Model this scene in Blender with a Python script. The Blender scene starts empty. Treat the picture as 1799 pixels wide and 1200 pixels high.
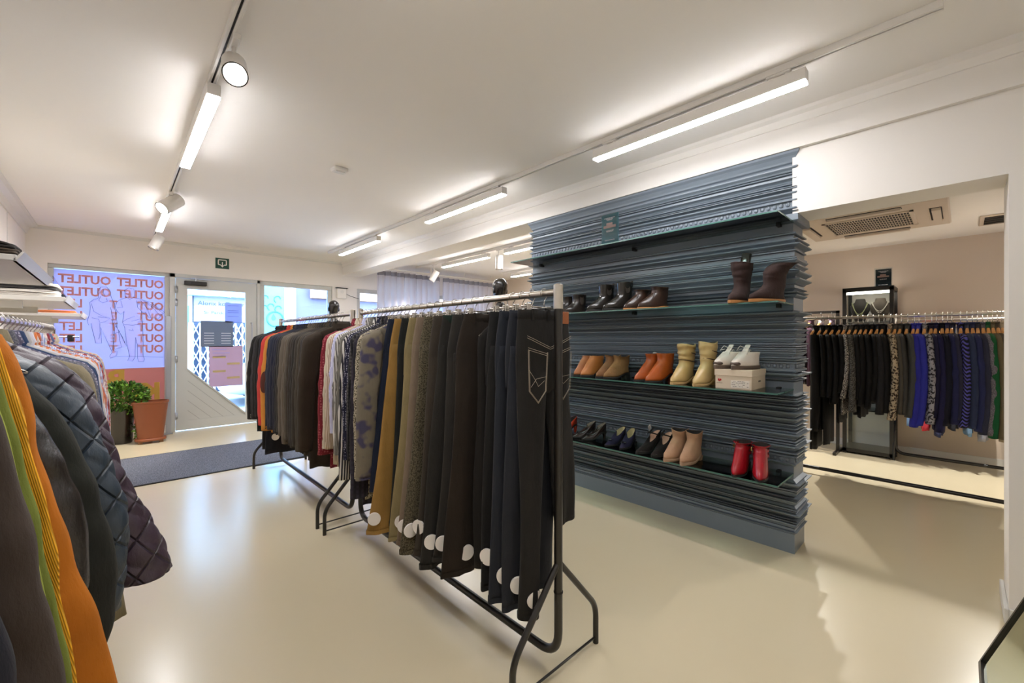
import bpy, math, random
from mathutils import Vector, Matrix
S = bpy.context.scene
COL = S.collection
PI = math.pi
random.seed(7)

# ------------------------------------------------------------------ camera, sky, exposure
HC = 1.30                                  # lens height above the floor
cam_d = bpy.data.cameras.new('camera')
cam = bpy.data.objects.new('camera', cam_d); COL.objects.link(cam)
cam.location = (0, 0, HC)
cam.rotation_euler = (math.radians(90), 0, math.radians(-43.2))
cam_d.sensor_width = 36; cam_d.lens = 36 * 742 / 1799
cam_d.shift_y = -4 / 1799
cam_d.clip_start = 0.02
S.camera = cam
S.view_settings.view_transform = 'Standard'
S.view_settings.look = 'None'
S.view_settings.gamma = 1
S.view_settings.use_curve_mapping = False
S.view_settings.exposure = 1.28
W = bpy.data.worlds.new('sky'); S.world = W; W.use_nodes = True
wbg = W.node_tree.nodes['Background']
wbg.inputs[0].default_value = (0.50, 0.68, 1.0, 1)
wbg.inputs[1].default_value = 12.0
S.cycles.max_bounces = 10
S.cycles.diffuse_bounces = 5
S.cycles.transparent_max_bounces = 16
S.cycles.sample_clamp_indirect = 6
S.cycles.caustics_reflective = False
S.cycles.caustics_refractive = False
S.cycles.use_denoising = True

TUBE = 33.0          # LED batten radiance
SPOTW = 40.0         # watts of each track spot

FX, FY, RX, RY = 0.6845, 0.729, 0.729, -0.6845
def ray(px):
    r = (px - 900) / 742
    return FX + RX * r, FY + RY * r
def at_y(px, py, Y):
    """where the line of sight through a photo point meets the plane at distance Y down the room"""
    a, b = ray(px); d = Y / b
    return a * d, HC + d * (596 - py) / 742
def y_at(px, X):
    a, b = ray(px)
    return b * X / a

# ------------------------------------------------------------------ materials
def lin(c):
    return tuple(((v / 12.92) if v <= 0.04045 else ((v + 0.055) / 1.055) ** 2.4) for v in c)
def hexc(h):
    h = h.lstrip('#')
    return lin([int(h[i:i + 2], 16) / 255 for i in (0, 2, 4)]) + (1,)
MATS = {}
def newmat(name):
    m = bpy.data.materials.new(name); m.use_nodes = True
    return m, m.node_tree, m.node_tree.nodes['Principled BSDF']
def N(nt, t, **kw):
    n = nt.nodes.new(t)
    for k, v in kw.items():
        if k.startswith('i_'): n.inputs[k[2:]].default_value = v
        else: setattr(n, k, v)
    return n
def coords(nt, scale=(1, 1, 1), rot=(0, 0, 0), which='Object'):
    tc = N(nt, 'ShaderNodeTexCoord'); mp = N(nt, 'ShaderNodeMapping')
    nt.links.new(tc.outputs[which], mp.inputs[0])
    mp.inputs['Scale'].default_value = scale; mp.inputs['Rotation'].default_value = rot
    return mp.outputs[0]
def mixc(nt, fac, a, b):
    m = N(nt, 'ShaderNodeMix', data_type='RGBA')
    for s, v in ((0, fac), (6, a), (7, b)):
        if hasattr(v, 'links'): nt.links.new(v, m.inputs[s])
        else: m.inputs[s].default_value = v
    return m.outputs[2]
def ramp(nt, src, p0, p1, interp='LINEAR'):
    r = N(nt, 'ShaderNodeValToRGB'); nt.links.new(src, r.inputs[0])
    r.color_ramp.elements[0].position = p0; r.color_ramp.elements[1].position = p1
    r.color_ramp.interpolation = interp
    return r.outputs[0]
def bump(nt, b, src, strength, dist=0.002):
    n = N(nt, 'ShaderNodeBump'); n.inputs['Strength'].default_value = strength; n.inputs['Distance'].default_value = dist
    nt.links.new(src, n.inputs['Height']); nt.links.new(n.outputs[0], b.inputs['Normal'])
def dark(c, k): return (c[0] * k, c[1] * k, c[2] * k, 1)

def plain(name, hx, rough=0.5, metal=0.0, noise=0.0, nscale=8, bmp=0.0, bscale=60, spec=0.5, coat=0):
    if name in MATS: return MATS[name]
    m, nt, b = newmat(name); c = hexc(hx)
    b.inputs['Base Color'].default_value = c
    b.inputs['Roughness'].default_value = rough; b.inputs['Metallic'].default_value = metal
    b.inputs['Specular IOR Level'].default_value = spec
    if coat: b.inputs['Coat Weight'].default_value = coat
    v = coords(nt)
    if noise:
        n = N(nt, 'ShaderNodeTexNoise'); n.inputs['Scale'].default_value = nscale; n.inputs['Detail'].default_value = 5
        nt.links.new(v, n.inputs[0])
        nt.links.new(mixc(nt, n.outputs[0], dark(c, 1 - noise), dark(c, 1 + noise)), b.inputs['Base Color'])
    if bmp:
        n2 = N(nt, 'ShaderNodeTexNoise'); n2.inputs['Scale'].default_value = bscale; n2.inputs['Detail'].default_value = 4
        nt.links.new(v, n2.inputs[0]); bump(nt, b, n2.outputs[0], bmp)
    MATS[name] = m
    return m

def emit(name, hx, strength):
    if name in MATS: return MATS[name]
    m, nt, b = newmat(name)
    b.inputs['Base Color'].default_value = (0.8, 0.8, 0.8, 1)
    b.inputs['Emission Color'].default_value = hexc(hx); b.inputs['Emission Strength'].default_value = strength
    MATS[name] = m
    return m

def fabric(hx, kind='plain', hx2='#ffffff', k=1.0, rough=0.85, sheen=0.25):
    """woven cloth: kind picks the pattern woven or printed into it"""
    key = 'cloth_' + hx + kind + hx2 + str(k) + str(rough)
    if key in MATS: return MATS[key]
    m, nt, b = newmat(kind + '_cloth'); c = hexc(hx); c2 = hexc(hx2)
    b.inputs['Roughness'].default_value = rough
    b.inputs['Sheen Weight'].default_value = sheen if max(c[:3]) > .05 else sheen * .25
    b.inputs['Sheen Roughness'].default_value = 0.5
    b.inputs['Sheen Tint'].default_value = dark(c, 1.0) if max(c[:3]) > .1 else (0.25, 0.24, 0.23, 1)
    b.inputs['Specular IOR Level'].default_value = 0.3 if rough > 0.6 else 0.6
    v = coords(nt)
    no = N(nt, 'ShaderNodeTexNoise'); no.inputs['Scale'].default_value = 9; no.inputs['Detail'].default_value = 6
    nt.links.new(v, no.inputs[0])
    base = mixc(nt, no.outputs[0], dark(c, 0.72), dark(c, 1.28))
    if kind == 'stripe':
        w = N(nt, 'ShaderNodeTexWave', bands_direction='X'); w.inputs['Scale'].default_value = 22 * k; w.inputs['Distortion'].default_value = 0.6; w.inputs['Detail'].default_value = 0
        nt.links.new(v, w.inputs[0])
        base = mixc(nt, ramp(nt, w.outputs[1], 0.5, 0.62), base, c2)
    elif kind == 'plaid':
        fs = []
        for d in 'XZ':
            w = N(nt, 'ShaderNodeTexWave', bands_direction=d); w.inputs['Scale'].default_value = 7 * k
            nt.links.new(v, w.inputs[0]); fs.append(ramp(nt, w.outputs[1], 0.45, 0.6))
        base = mixc(nt, fs[0], base, c2)
        mm = N(nt, 'ShaderNodeMath', operation='MULTIPLY'); nt.links.new(fs[1], mm.inputs[0]); mm.inputs[1].default_value = 0.6
        base = mixc(nt, mm.outputs[0], base, dark(c2, 0.6))
    elif kind in ('tweed', 'leopard', 'dots', 'check'):
        if kind == 'dots':
            t = N(nt, 'ShaderNodeTexVoronoi', feature='F1'); t.inputs['Scale'].default_value = 75 * k; t.inputs['Randomness'].default_value = 0.25
            nt.links.new(v, t.inputs[0]); f = ramp(nt, t.outputs['Distance'], 0.28, 0.2)
            f2 = N(nt, 'ShaderNodeMath', operation='LESS_THAN'); nt.links.new(t.outputs['Distance'], f2.inputs[0]); f2.inputs[1].default_value = 0.3
            base = mixc(nt, f2.outputs[0], base, c2)
        elif kind == 'check':
            t = N(nt, 'ShaderNodeTexVoronoi', distance='CHEBYCHEV'); t.inputs['Scale'].default_value = 60 * k; t.inputs['Randomness'].default_value = 0.3
            nt.links.new(v, t.inputs[0]); f2 = N(nt, 'ShaderNodeMath', operation='LESS_THAN'); nt.links.new(t.outputs['Distance'], f2.inputs[0]); f2.inputs[1].default_value = 0.3
            base = mixc(nt, f2.outputs[0], base, c2)
        else:
            t = N(nt, 'ShaderNodeTexNoise'); t.inputs['Scale'].default_value = (170 if kind == 'tweed' else 60) * k; t.inputs['Detail'].default_value = 2
            nt.links.new(v, t.inputs[0]); base = mixc(nt, ramp(nt, t.outputs[0], 0.48, 0.56), base, c2)
    elif kind == 'chevron':
        w = N(nt, 'ShaderNodeTexWave', bands_direction='Z', wave_profile='SIN'); w.inputs['Scale'].default_value = 11 * k
        sp = N(nt, 'ShaderNodeSeparateXYZ'); nt.links.new(v, sp.inputs[0])
        add = N(nt, 'ShaderNodeMath', operation='ADD'); nt.links.new(sp.outputs[0], add.inputs[0]); nt.links.new(sp.outputs[1], add.inputs[1])
        pp = N(nt, 'ShaderNodeMath', operation='PINGPONG'); nt.links.new(add.outputs[0], pp.inputs[0]); pp.inputs[1].default_value = 0.035
        ad2 = N(nt, 'ShaderNodeMath', operation='ADD'); nt.links.new(pp.outputs[0], ad2.inputs[0]); nt.links.new(sp.outputs[2], ad2.inputs[1])
        cb = N(nt, 'ShaderNodeCombineXYZ'); nt.links.new(ad2.outputs[0], cb.inputs[2]); nt.links.new(cb.outputs[0], w.inputs[0])
        base = mixc(nt, ramp(nt, w.outputs[1], 0.5, 0.65), base, c2)
    elif kind == 'quilt':
        sp2 = N(nt, 'ShaderNodeSeparateXYZ'); nt.links.new(v, sp2.inputs[0]); hs = []
        for sg in (1, -1):
            x2 = N(nt, 'ShaderNodeMath', operation='MULTIPLY'); nt.links.new(sp2.outputs[0], x2.inputs[0]); x2.inputs[1].default_value = 1.3 * sg
            ad = N(nt, 'ShaderNodeMath', operation='ADD'); nt.links.new(x2.outputs[0], ad.inputs[0]); nt.links.new(sp2.outputs[2], ad.inputs[1])
            pq = N(nt, 'ShaderNodeMath', operation='PINGPONG'); nt.links.new(ad.outputs[0], pq.inputs[0]); pq.inputs[1].default_value = 0.056
            hs.append(pq.outputs[0])
        mn = N(nt, 'ShaderNodeMath', operation='MINIMUM'); nt.links.new(hs[0], mn.inputs[0]); nt.links.new(hs[1], mn.inputs[1])
        quilt_src = ramp(nt, mn.outputs[0], 0.0, 0.007)
        quilt_src.node.color_ramp.interpolation = 'EASE'
        base = mixc(nt, quilt_src, dark(c, .62), base)
    elif kind == 'ombre':
        n5 = N(nt, 'ShaderNodeTexNoise'); n5.inputs['Scale'].default_value = 6 * k; n5.inputs['Detail'].default_value = 1
        nt.links.new(v, n5.inputs[0]); base = mixc(nt, ramp(nt, n5.outputs[0], 0.5, 0.62), base, c2)
    nt.links.new(base, b.inputs['Base Color'])
    # weave and small creases
    if kind == 'cord':
        w = N(nt, 'ShaderNodeTexWave', bands_direction='X'); w.inputs['Scale'].default_value = 130
        nt.links.new(coords(nt, rot=(0, .2, 0)), w.inputs[0]); bump(nt, b, w.outputs[1], 0.9, 0.004)
        nt.links.new(mixc(nt, w.outputs[1], dark(c, 0.55), dark(c, 1.2)), b.inputs['Base Color'])
    else:
        n3 = N(nt, 'ShaderNodeTexNoise'); n3.inputs['Scale'].default_value = 14; n3.inputs['Detail'].default_value = 9; n3.inputs['Roughness'].default_value = 0.62
        mp = coords(nt, (1.6, 1.6, 0.6)); nt.links.new(mp, n3.inputs[0]); bump(nt, b, n3.outputs[0], 0.55, 0.012)
        if kind == 'quilt':
            q1 = b.inputs['Normal'].links[0].from_node; q2 = N(nt, 'ShaderNodeBump'); q2.inputs['Strength'].default_value = 1; q2.inputs['Distance'].default_value = .006
            nt.links.new(quilt_src, q2.inputs['Height']); nt.links.new(q1.outputs[0], q2.inputs['Normal']); nt.links.new(q2.outputs[0], b.inputs['Normal'])
    MATS[key] = m
    return m

# ------------------------------------------------------------------ mesh helpers
def link(name, verts, faces, mat, parent=None, smooth=True, mats=None, fmi=None):
    me = bpy.data.meshes.new(name)
    me.from_pydata([tuple(v) for v in verts], [], faces)
    for mm in (mats or [mat]): me.materials.append(mm)
    if smooth: me.polygons.foreach_set('use_smooth', [True] * len(me.polygons))
    if fmi: me.polygons.foreach_set('material_index', fmi)
    me.update()
    o = bpy.data.objects.new(name, me); COL.objects.link(o)
    if parent: o.parent = parent
    return o
def tag(o, label=None, cat=None, group=None, kind=None):
    if label: o['label'] = label
    if cat: o['category'] = cat
    if group: o['group'] = group
    if kind: o['kind'] = kind
    return o
def thing(name, label, cat, loc=(0, 0, 0), group=None, rz=0):
    o = bpy.data.objects.new(name, None); COL.objects.link(o)
    o.location = loc; o.rotation_euler = (0, 0, rz); o.empty_display_size = 0.05
    return tag(o, label, cat, group)
class MB:
    def __init__(s): s.v = []; s.f = []; s.mi = []; s.cur = 0
    def add(s, v, f):
        n = len(s.v); s.v += [tuple(x) for x in v]; s.f += [tuple(i + n for i in q) for q in f]; s.mi += [s.cur] * len(f)
        return s
    def box(s, x0, x1, y0, y1, z0, z1, bev=0.0):
        if x0 > x1: x0, x1 = x1, x0
        if y0 > y1: y0, y1 = y1, y0
        if z0 > z1: z0, z1 = z1, z0
        if bev <= 0:
            v = [(x, y, z) for z in (z0, z1) for y in (y0, y1) for x in (x0, x1)]
            return s.add(v, [(0, 2, 3, 1), (4, 5, 7, 6), (0, 1, 5, 4), (2, 6, 7, 3), (0, 4, 6, 2), (1, 3, 7, 5)])
        b = min(bev, (x1 - x0) / 2.01, (y1 - y0) / 2.01, (z1 - z0) / 2.01)
        rings = []
        for z, i in ((z0, b), (z0 + b, 0), (z1 - b, 0), (z1, b)):
            rings.append([(x0 + i + b * c * 0, 0, 0) for c in ()] or
                         [(x0 + b, y0 + i, z), (x1 - b, y0 + i, z), (x1 - i, y0 + b, z), (x1 - i, y1 - b, z),
                          (x1 - b, y1 - i, z), (x0 + b, y1 - i, z), (x0 + i, y1 - b, z), (x0 + i, y0 + b, z)])
        return s.loft(rings, True, True)
    def loft(s, rings, cap0=False, cap1=False, closed=True):
        n = len(rings[0]); v = [p for r in rings for p in r]; f = []
        for j in range(len(rings) - 1):
            for i in range(n if closed else n - 1):
                k = (i + 1) % n
                f.append((j * n + i, j * n + k, (j + 1) * n + k, (j + 1) * n + i))
        if cap0: f.append(tuple(range(n - 1, -1, -1)))
        if cap1: f.append(tuple((len(rings) - 1) * n + i for i in range(n)))
        return s.add(v, f)
    def cyl(s, p0, p1, r0, r1=None, n=16, caps=True):
        r1 = r0 if r1 is None else r1
        p0, p1 = Vector(p0), Vector(p1); d = (p1 - p0).normalized()
        a = d.orthogonal().normalized(); b = d.cross(a)
        return s.loft([[p + (a * math.cos(t) + b * math.sin(t)) * r for t in [2 * PI * i / n for i in range(n)]] for p, r in ((p0, r0), (p1, r1))], caps, caps)
    def tube(s, pts, r, n=8, caps=True, closed=False):
        pts = [Vector(p) for p in pts]; rings = []; up = None
        m = len(pts)
        for i, p in enumerate(pts):
            if closed: t = pts[(i + 1) % m] - pts[i - 1]
            else: t = pts[min(i + 1, m - 1)] - pts[max(i - 1, 0)]
            if t.length < 1e-9: t = Vector((0, 0, 1))
            t.normalize()
            if up is None: up = t.orthogonal().normalized()
            up = (up - t * up.dot(t)); up = up.normalized() if up.length > 1e-6 else t.orthogonal().normalized()
            b = t.cross(up); rr = r[i] if isinstance(r, (list, tuple)) else r
            rings.append([p + (up * math.cos(q) + b * math.sin(q)) * rr for q in [2 * PI * k / n for k in range(n)]])
        if closed: rings.append(rings[0])
        return s.loft(rings, caps and not closed, caps and not closed)
    def disc(s, c, r, axis=(0, 0, 1), n=20, th=0.003):
        c = Vector(c); a = Vector(axis).normalized() * th / 2
        return s.cyl(c - a, c + a, r, n=n)
    def sphere(s, c, rx, ry=None, rz=None, nu=16, nv=10):
        ry = ry or rx; rz = rz or rx
        rings = []
        for j in range(1, nv):
            t = PI * j / nv
            rings.append([(c[0] + rx * math.sin(t) * math.cos(2 * PI * i / nu), c[1] + ry * math.sin(t) * math.sin(2 * PI * i / nu), c[2] - rz * math.cos(t)) for i in range(nu)])
        return s.loft(rings, True, True)
    def build(s, name, mat, parent=None, smooth=False, mats=None):
        o = link(name, s.v, s.f, mat, parent, smooth, mats, s.mi if mats else None)
        return o
def box(name, x0, x1, y0, y1, z0, z1, mat, parent=None, bev=0.0, kind=None):
    o = MB().box(x0, x1, y0, y1, z0, z1, bev).build(name, mat, parent)
    if kind: o['kind'] = kind
    return o
def auto(o, ang=40):
    """smooth shading that keeps hard edges sharp"""
    me = o.data
    me.polygons.foreach_set('use_smooth', [True] * len(me.polygons))
    try: me.set_sharp_from_angle(angle=math.radians(ang))
    except Exception: pass
    return o
def fillet(pts, r, n=6):
    pts = [Vector(p) for p in pts]; out = [pts[0]]
    for i in range(1, len(pts) - 1):
        a, p, b = pts[i - 1], pts[i], pts[i + 1]
        u = (a - p).normalized(); v = (b - p).normalized()
        rr = min(r, (a - p).length * 0.49, (b - p).length * 0.49)
        for k in range(n + 1):
            t = k / n
            out.append((p + u * rr) * (1 - t) ** 2 + p * 2 * t * (1 - t) + (p + v * rr) * t * t)
    out.append(pts[-1])
    return out
def text_mesh(name, body, size, origin, xd, yd, mat, parent=None, bold=0.0, depth=0.0015, align='LEFT'):
    cu = bpy.data.curves.new('lettering', 'FONT'); cu.body = body; cu.size = size; cu.offset = bold
    cu.align_x = align; cu.resolution_u = 2
    t = bpy.data.objects.new('lettering', cu); COL.objects.link(t)
    dg = bpy.context.evaluated_depsgraph_get(); me = bpy.data.meshes.new_from_object(t.evaluated_get(dg))
    bpy.data.objects.remove(t)
    xd, yd, o = Vector(xd), Vector(yd), Vector(origin)
    for v in me.vertices:
        v.co = o + xd * v.co.x + yd * v.co.y
    me.materials.clear(); me.materials.append(mat); me.name = name
    ob = bpy.data.objects.new(name, me); COL.objects.link(ob)
    if parent: ob.parent = parent
    return ob
def copy_tree(src, loc, label=None, group=None):
    c = src.copy(); COL.objects.link(c); c.location = loc
    if label: c['label'] = label
    if group: c['group'] = group
    for ch in list(src.children):
        k = ch.copy(); COL.objects.link(k); k.parent = c
        for g in list(ch.children):
            q = g.copy(); COL.objects.link(q); q.parent = k
    return c
# ------------------------------------------------------------------ shared finishes
wall_m = plain('wall_paint', '#eae5de', 0.75, noise=0.02, nscale=3, bmp=0.05, bscale=200)
ceil_m = plain('ceiling_paint', '#efebe5', 0.8, noise=0.015, nscale=2)
back_m = plain('rear_wall_paint', '#d3c3b1', 0.85, noise=0.02, nscale=2)
trim_m = plain('white_gloss_trim', '#d8d6d0', 0.4)
frame_m = plain('grey_white_joinery', '#c3c4c0', 0.42, noise=0.02)
white_m = plain('white_lacquer', '#e4e0da', 0.35)
whiteboard_m = plain('white_board', '#dedbd6', 0.45)
black_m = plain('black_powder_coat', '#17130f', 0.32, spec=0.6)
chrome_m = plain('chrome', '#d6d2cc', 0.16, 1.0)
brushed_m = plain('brushed_steel', '#c8c2b8', 0.28, 1.0, noise=0.06, nscale=90)
alu_m = plain('aluminium', '#b9bec8', 0.35, 0.9)
dark_m = plain('dark_slot', '#0d0c0b', 0.6)
blackgloss_m = plain('black_gloss', '#221d19', 0.22, spec=0.7)
tagwhite_m = plain('white_card', '#ece6df', 0.6)

def floor_mat():
    m, nt, b = newmat('poured_floor')
    v = coords(nt)
    n = N(nt, 'ShaderNodeTexNoise'); n.inputs['Scale'].default_value = 1.3; n.inputs['Detail'].default_value = 6
    nt.links.new(v, n.inputs[0])
    nt.links.new(mixc(nt, n.outputs[0], hexc('#d3c5a5'), hexc('#d6caac')), b.inputs['Base Color'])
    n2 = N(nt, 'ShaderNodeTexNoise'); n2.inputs['Scale'].default_value = 5; n2.inputs['Detail'].default_value = 8
    nt.links.new(v, n2.inputs[0])
    mr = N(nt, 'ShaderNodeMapRange'); nt.links.new(n2.outputs[0], mr.inputs[0]); mr.inputs[3].default_value = 0.20; mr.inputs[4].default_value = 0.27
    nt.links.new(mr.outputs[0], b.inputs['Roughness'])
    b.inputs['Specular IOR Level'].default_value = 0.75
    return m
floor_m = floor_mat()

def glass_mat(name, tint=(0.93, 0.97, 0.96, 1), refl=0.1):
    """thin window glass: clear with a fresnel reflection"""
    m = bpy.data.materials.new(name); m.use_nodes = True; nt = m.node_tree
    for n in list(nt.nodes): nt.nodes.remove(n)
    out = N(nt, 'ShaderNodeOutputMaterial'); tr = N(nt, 'ShaderNodeBsdfTransparent'); gl = N(nt, 'ShaderNodeBsdfGlossy')
    tr.inputs[0].default_value = tint; gl.inputs['Roughness'].default_value = 0.02
    fr = N(nt, 'ShaderNodeFresnel'); fr.inputs[0].default_value = 1.45
    mx = N(nt, 'ShaderNodeMixShader'); nt.links.new(fr.outputs[0], mx.inputs[0]); nt.links.new(tr.outputs[0], mx.inputs[1]); nt.links.new(gl.outputs[0], mx.inputs[2])
    nt.links.new(mx.outputs[0], out.inputs[0])
    return m
glass_m = glass_mat('window_glass')
shelfglass_m = glass_mat('shelf_glass', (0.72, 0.84, 0.80, 1))
shelfedge_m = plain('glass_edge', '#4a7268', 0.15)

def film_mat(name, hx, translucency=0.6, rough=0.5):
    """printed film or sheer cloth that daylight shines through"""
    m, nt, b = newmat(name); c = hexc(hx)
    b.inputs['Base Color'].default_value = c; b.inputs['Roughness'].default_value = rough
    tl = N(nt, 'ShaderNodeBsdfTranslucent'); tl.inputs[0].default_value = c
    mx = N(nt, 'ShaderNodeMixShader'); mx.inputs[0].default_value = translucency
    out = nt.nodes['Material Output']
    nt.links.new(b.outputs[0], mx.inputs[1]); nt.links.new(tl.outputs[0], mx.inputs[2]); nt.links.new(mx.outputs[0], out.inputs[0])
    return m

# ------------------------------------------------------------------ room shell
ZC = 2.66; YF = 7.57; XL = -0.775; XB = 6.55; YB = -0.75
def struct(name, mb, m, smooth=False):
    o = mb.build(name, m, None, smooth); o['kind'] = 'structure'; return o
struct('floor', MB().box(XL - .2, XB + .2, YB - .2, YF + 0.28, -0.12, 0), floor_m)
struct('ceiling', MB().box(XL - .2, XB + .2, YB - .2, YF + .3, ZC, ZC + .15), ceil_m)
struct('wall_left', MB().box(XL - .15, XL, YB - .15, YF + .3, 0, ZC), wall_m)
struct('wall_rear', MB().box(XL - .15, XB + .15, YB - .15, YB, 0, ZC), wall_m)
struct('wall_right', MB().box(XB, XB + .15, YB - .15, YF + .3, 0, ZC), back_m)
# panel joints on the left wall
mb = MB()
for y in (0.4, 1.6, 2.8, 4.0, 5.2, 6.4): mb.box(XL, XL + .004, y, y + .012, 0, ZC - .1)
struct('trim_1', mb, trim_m)
# cove along left wall and front wall
mb = MB()
prof = [(0, -.11), (.012, -.11), (.016, -.085), (.035, -.045), (.075, -.02), (.10, -.014), (.10, 0), (0, 0)]
mb.loft([[(XL + a, y, ZC + b) for a, b in prof] for y in (YB, YF)], True, True)
struct('trim_2', mb, trim_m)
mb = MB().loft([[(x, YF - a * .35, ZC + b * .35) for a, b in prof] for x in (XL, 2.95)], True, True)
struct('trim_3', mb, trim_m)
# beam between the two halves of the shop, with a groove and a small crown
mb = MB()
bp = [(2.95, 2.44), (2.95, 2.575), (2.956, 2.578), (2.956, 2.584), (2.95, 2.587), (2.95, 2.63), (2.93, 2.645), (2.92, ZC), (3.27, ZC), (3.27, 2.44)]
mb.loft([[(x, y, z) for x, z in bp] for y in (YB, YF)], True, True)
struct('ceiling_beam', mb, wall_m)
# wall in the beam's plane: pier by the mirror and header over the opening
struct('wall_pier', MB().box(2.98, 3.30, YB, -0.1475, 0, 2.44), wall_m)
struct('wall_header', MB().box(2.98, 3.24, -0.1475, 0.70, 2.058, 2.44), wall_m)
mb = MB().box(2.965, 3.312, -0.1475, -0.132, 0, .07, .003).box(2.965, 2.98, YB, -0.1475, 0, .07, .003)
struct('baseboard_right', mb, trim_m)
# lowered ceiling over the rear right area
struct('ceiling_lowered', MB().box(3.27, XB, YB, 1.95, 2.39, ZC), ceil_m)
struct('baseboard_rear', MB().box(XB - .015, XB, YB, YF, 0, .08), trim_m)

# ------------------------------------------------------------------ shop front
WX = [(-0.60, 0.575), (0.575, 1.64), (1.64, 2.78), (3.22, 5.9)]
mb = MB().box(XL, XB, YF, YF + .28, 2.225, ZC)                 # header
mb.box(XL, -0.60, YF, YF + .28, 0, 2.225)
mb.box(2.78, 3.22, YF, YF + .28, 0, 2.225)
mb.box(5.9, XB, YF, YF + .28, 0, 2.225)
mb.box(-0.60, 0.555, YF, YF + .28, 0, 0.10).box(1.66, 2.78, YF, YF + .28, 0, .10).box(3.22, 5.9, YF, YF + .28, 0, .10)
struct('wall_front', mb, wall_m)
def window(i, x0, x1, z0, z1, fw=0.055, y=YF + .03, depth=.06, mullions=()):
    mb = MB()
    mb.box(x0, x1, y, y + depth, z1 - fw, z1, .004).box(x0, x1, y, y + depth, z0, z0 + fw, .004)
    mb.box(x0, x0 + fw, y, y + depth, z0 + fw, z1 - fw, .004).box(x1 - fw, x1, y, y + depth, z0 + fw, z1 - fw, .004)
    for m in mullions: mb.box(m - fw / 2, m + fw / 2, y, y + depth, z0 + fw, z1 - fw, .004)
    f = struct('window_%d' % i, mb, frame_m)
    g = MB().box(x0 + fw * .8, x1 - fw * .8, y + .028, y + .034, z0 + fw * .8, z1 - fw * .8).build('pane', glass_m, f)
    return f
window(1, -0.60, 0.55, 0.10, 2.225, .05)
window(2, 1.66, 2.78, 0.10, 2.225, .07)
window(3, 3.22, 5.9, 0.10, 2.225, .07, mullions=(4.1, 5.0))
# door frame
mb = MB()
mb.box(0.55, 0.615, YF - .015, YF + .09, 0, 2.225, .005).box(1.618, 1.66, YF - .015, YF + .09, 0, 2.225, .005).box(0.55, 1.66, YF - .015, YF + .09, 2.17, 2.225, .005)
struct('trim_4', mb, frame_m)
# door leaf with slanting glass
DX0, DX1 = 0.62, 1.615; gx0, gx1 = 0.752, 1.465; gz0, gz1, gzr = 0.853, 2.02, 0.145
mb = MB()
ya, yb = YF + .0, YF + .045
def prism_y(mb, poly, y0, y1):
    n = len(poly)
    v = [(x, y0, z) for x, z in poly] + [(x, y1, z) for x, z in poly]
    f = [tuple(range(n)), tuple(range(2 * n - 1, n - 1, -1))] + [(i, i + n, (i + 1) % n + n, (i + 1) % n) for i in range(n)]
    return mb.add(v, f)
prism_y(mb, [(DX0, .01), (gx0, .01), (gx0, 2.165), (DX0, 2.165)], ya, yb)
prism_y(mb, [(gx1, .01), (DX1, .01), (DX1, 2.165), (gx1, 2.165)], ya, yb)
prism_y(mb, [(gx0, gz1), (gx1, gz1), (gx1, 2.165), (gx0, 2.165)], ya, yb)
prism_y(mb, [(gx0, .01), (gx1, .01), (gx1, gzr), (gx0, gzr)], ya, yb)
door = struct('door_1', mb, frame_m)
# tongue and groove boards in the triangle
bd = MB(); L0 = gz0 - gzr
for k in range(5):
    a, b = k / 5, (k + 1) / 5
    g = .006
    h0, h1 = L0 * a, L0 * b - g
    w0, w1 = (gx1 - gx0) * a, (gx1 - gx0) * b - g
    prism_y(bd, [(gx0, gzr + h0), (gx0 + w0, gzr), (gx0 + w1, gzr), (gx0, gzr + h1)], ya + .008, yb - .008)
bd.build('boards', frame_m, door)
bd2 = MB(); prism_y(bd2, [(gx0, gzr), (gx1, gzr), (gx0, gz0)], ya + .016, yb - .016); bd2.build('board_backing', plain('joint_grey', '#8f908c', .6), door)
mbk = MB(); e = .022
prism_y(mbk, [(gx0, gz0), (gx1, gzr), (gx1, gzr + e * 1.4), (gx0, gz0 + e * 1.4)], ya - .004, yb)
mbk.build('glazing_bead', frame_m, door)
pg = MB(); prism_y(pg, [(gx0, gz0), (gx1, gzr), (gx1, gz1), (gx0, gz1)], ya + .02, ya + .026); pg.build('door_glass', glass_m, door)
for z in (0.22, 1.02, 1.82, 2.0):
    MB().cyl((0.618, YF - .018, z - .05), (0.618, YF - .018, z + .05), .009).box(.60, .64, YF - .012, YF + .002, z - .045, z + .045).build('hinge', alu_m, door, True)
mb = MB().tube(fillet([(1.54, YF, 1.05), (1.54, YF - .06, 1.05), (1.54, YF - .06, 1.55), (1.54, YF, 1.55)], .02), .011, 10)
auto(mb.build('door_handle', alu_m, door))
box('lock_plate', 1.52, 1.56, YF - .008, YF, .92, 1.02, alu_m, door, .002)
cl = thing('door_closer', 'black hydraulic door closer on the top rail of the glazed door', 'door closer', (0.84, YF - .03, 2.1))
MB().box(-.13, .13, -.035, .03, -.03, .03, .006).build('body', black_m, cl)
MB().box(-.05, .25, -.03, -.018, .065, .078).cyl((.0, -.02, .03), (0, -.02, .075), .012).build('arm', alu_m, cl)

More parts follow.
